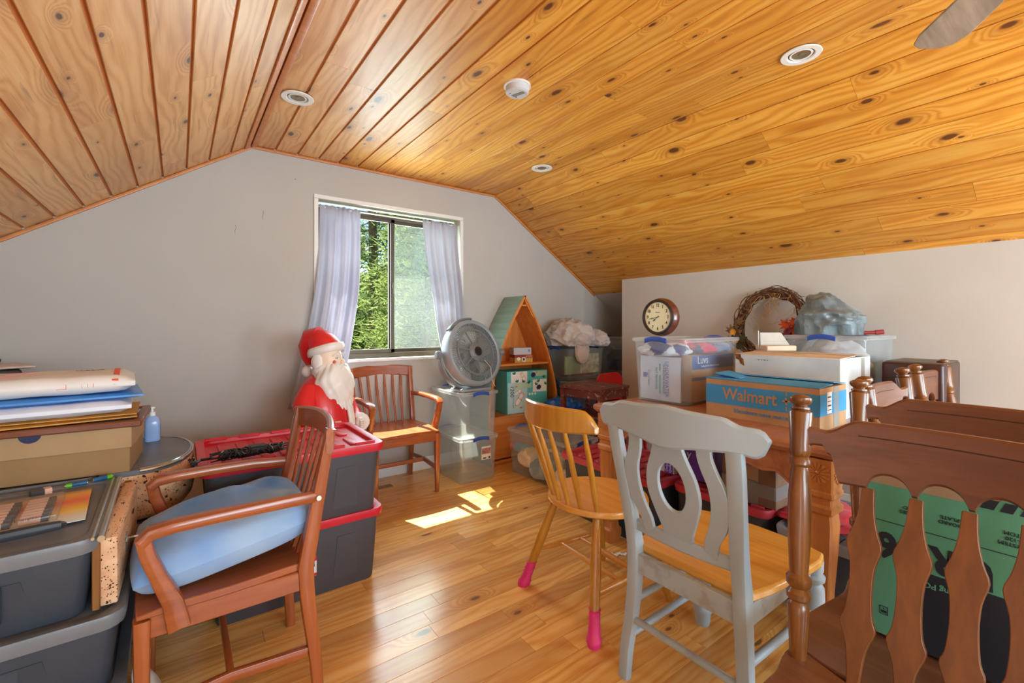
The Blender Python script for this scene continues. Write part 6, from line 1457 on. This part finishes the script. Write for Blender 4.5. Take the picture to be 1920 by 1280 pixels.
M['manila'] = plain('manila_orange', (206, 146, 60), .6, var=.05); M['papw'] = plain('white_packet', (222, 226, 236), .35, var=.02, bump=.15, bscale=12); M['folderb'] = plain('blue_folder', (58, 134, 214), .3, var=.05); M['mailw'] = plain('white_mailer_paper', (226, 220, 216), .55, var=.02); M['ormark'] = plain('orange_mark', (230, 84, 40), .5)
z = ZT + .1905
packet('manila_envelope', 'orange manila envelopes lowest in the pile on the picture frame', 'envelope', (-.40, 2.35, z), 5, .52, .34, .014, M['manila'], .3)
packet('manila_envelope', 'buff manila envelope second from the bottom of the pile', 'envelope', (-.39, 2.35, z + .0145), 1, .52, .33, .010, M['manila'], .3)
packet('document_packet', 'shiny white plastic packet in the pile, below the blue folder', 'packet', (-.42, 2.34, z + .025), 3, .54, .35, .050, M['papw'], .35)
packet('blue_folder', 'bright blue folder in the pile under the big white mailer', 'folder', (-.40, 2.36, z + .0755), 6, .55, .37, .022, M['folderb'], .3)
t = packet('bubble_mailer', 'thick white mailer with orange corner marks on top of the pile', 'envelope', (-.42, 2.38, z + .098), 4, .55, .40, .070, M['mailw'], .42)
m = MB(); m.sweep([(.222, -.199, .036), (.218, -.192, .052), (.222, -.14, .0665), (.222, .10, .0705)], (.018, .002), (1, 0, 0), .1); m.build('orange_band', M['ormark'], t)
m = MB(); 
for x, z_ in ((-.20, .034), (.09, .036)): m.box((x, -.1995, z_), (.0015, .002, .016)); m.box((x + (.012 if x < 0 else -.012), -.1995, z_ - .008), (.026, .002, .0015))
for x in (.13, .145, .16): m.box((x, -.1995, .036), (.0012, .002, .014))
m.build('corner_marks', M['ormark'], t, kind='stuff')
m = MB()
for k in range(9): m.box((-.12 + .01 * (k % 3), -.10 + .026 * k, .0705 - .0004 * abs(k - 4)), (.20, .0015, .0012))
m.build('printed_lines', M['coral'], t, kind='stuff')
text('lettering', 'PRIORITY', .020, M['ink'], t, frame((.14, .06, .0712), (1, 0, 0), (0, 1, 0)))
# papers and dark tray further left and behind
t = packet('paper_stack', 'loose printed papers at the far left, above a black tray', 'papers', (-.70, 3.08, .998), 20, .26, .24, .018, plain('loose_paper', (208, 190, 180), .7, var=.08, scale=20), .2)
t = thing('black_tray', 'black plastic tray under loose papers at the far left', 'tray', (-.74, 3.10, .950), 15); m = MB(); m.box((0, 0, .024), (.26, .30, .046), bev=.012, seg=2); m.build('body', M['blackp'], t)
t = thing('black_case', 'black slanted case standing behind the loose papers at the far left', 'case', (-.80, 3.30, .955), 15); m = MB(); m.box((0, 0, .05), (.16, .09, .10), (0, 14, 0), bev=.006); m.build('body', M['blackp'], t)
bx = carton('brown_carton', 'brown carton at the far left wall holding up the black tray', 'carton', (-.74, 3.14, .0), 0, (.36, .50, .95), M['cardb'])
t = thing('spray_bottle', 'clear blue sanitiser bottle with a white pump behind the picture frame', 'bottle', (-.100, 2.68, ZT + .003), 0); t.scale = (.85, .85, .85)
M['bluefluid'] = plain('blue_bottle', (150, 178, 226), .15, var=.05); M['turq'] = plain('turquoise_label', (40, 170, 186), .4)
m = MB(); m.loft([[(a, b, z_) for a, b in rrect(.07 * k, .05 * k, .02 * k, 4)] for k, z_ in ((.9, 0), (1, .006), (1, .10), (.8, .125), (.35, .14))]); m.build('body', M['bluefluid'], t); m = MB(); m.lathe([(0, .014), (.4, .014), (.45, .006), (.8, .006), (.82, .012), (1, .012)], (0, 0, .138), (0, 0, .185), 16); m.box((-.015, 0, .18), (.04, .01, .008), bev=.002); m.build('pump', M['winek'], t)
m = MB(); m.lathe([(0, .018), (1, .018)], (.0352, 0, .07), (.0362, 0, .07), 20); m.build('round_label', M['turq'], t)
t = thing('white_bowl', 'white plastic bowl leaning on its side by the foot of the dark totes', 'bowl', (-.085, 1.76, .085), 0); t.scale = (.68, .68, .68)
m = MB(); m.M = Matrix.Rotation(R(70), 4, 'Y'); m.loft([[(r_ * a, r_ * b, z_) for a, b in circ(32)] for r_, z_ in ((.05, .05), (.09, .035), (.12, .0), (.123, .0), (.092, .039), (.05, .055))]); m.M = None; m.build('shell', M['winek'], t, smooth=50)
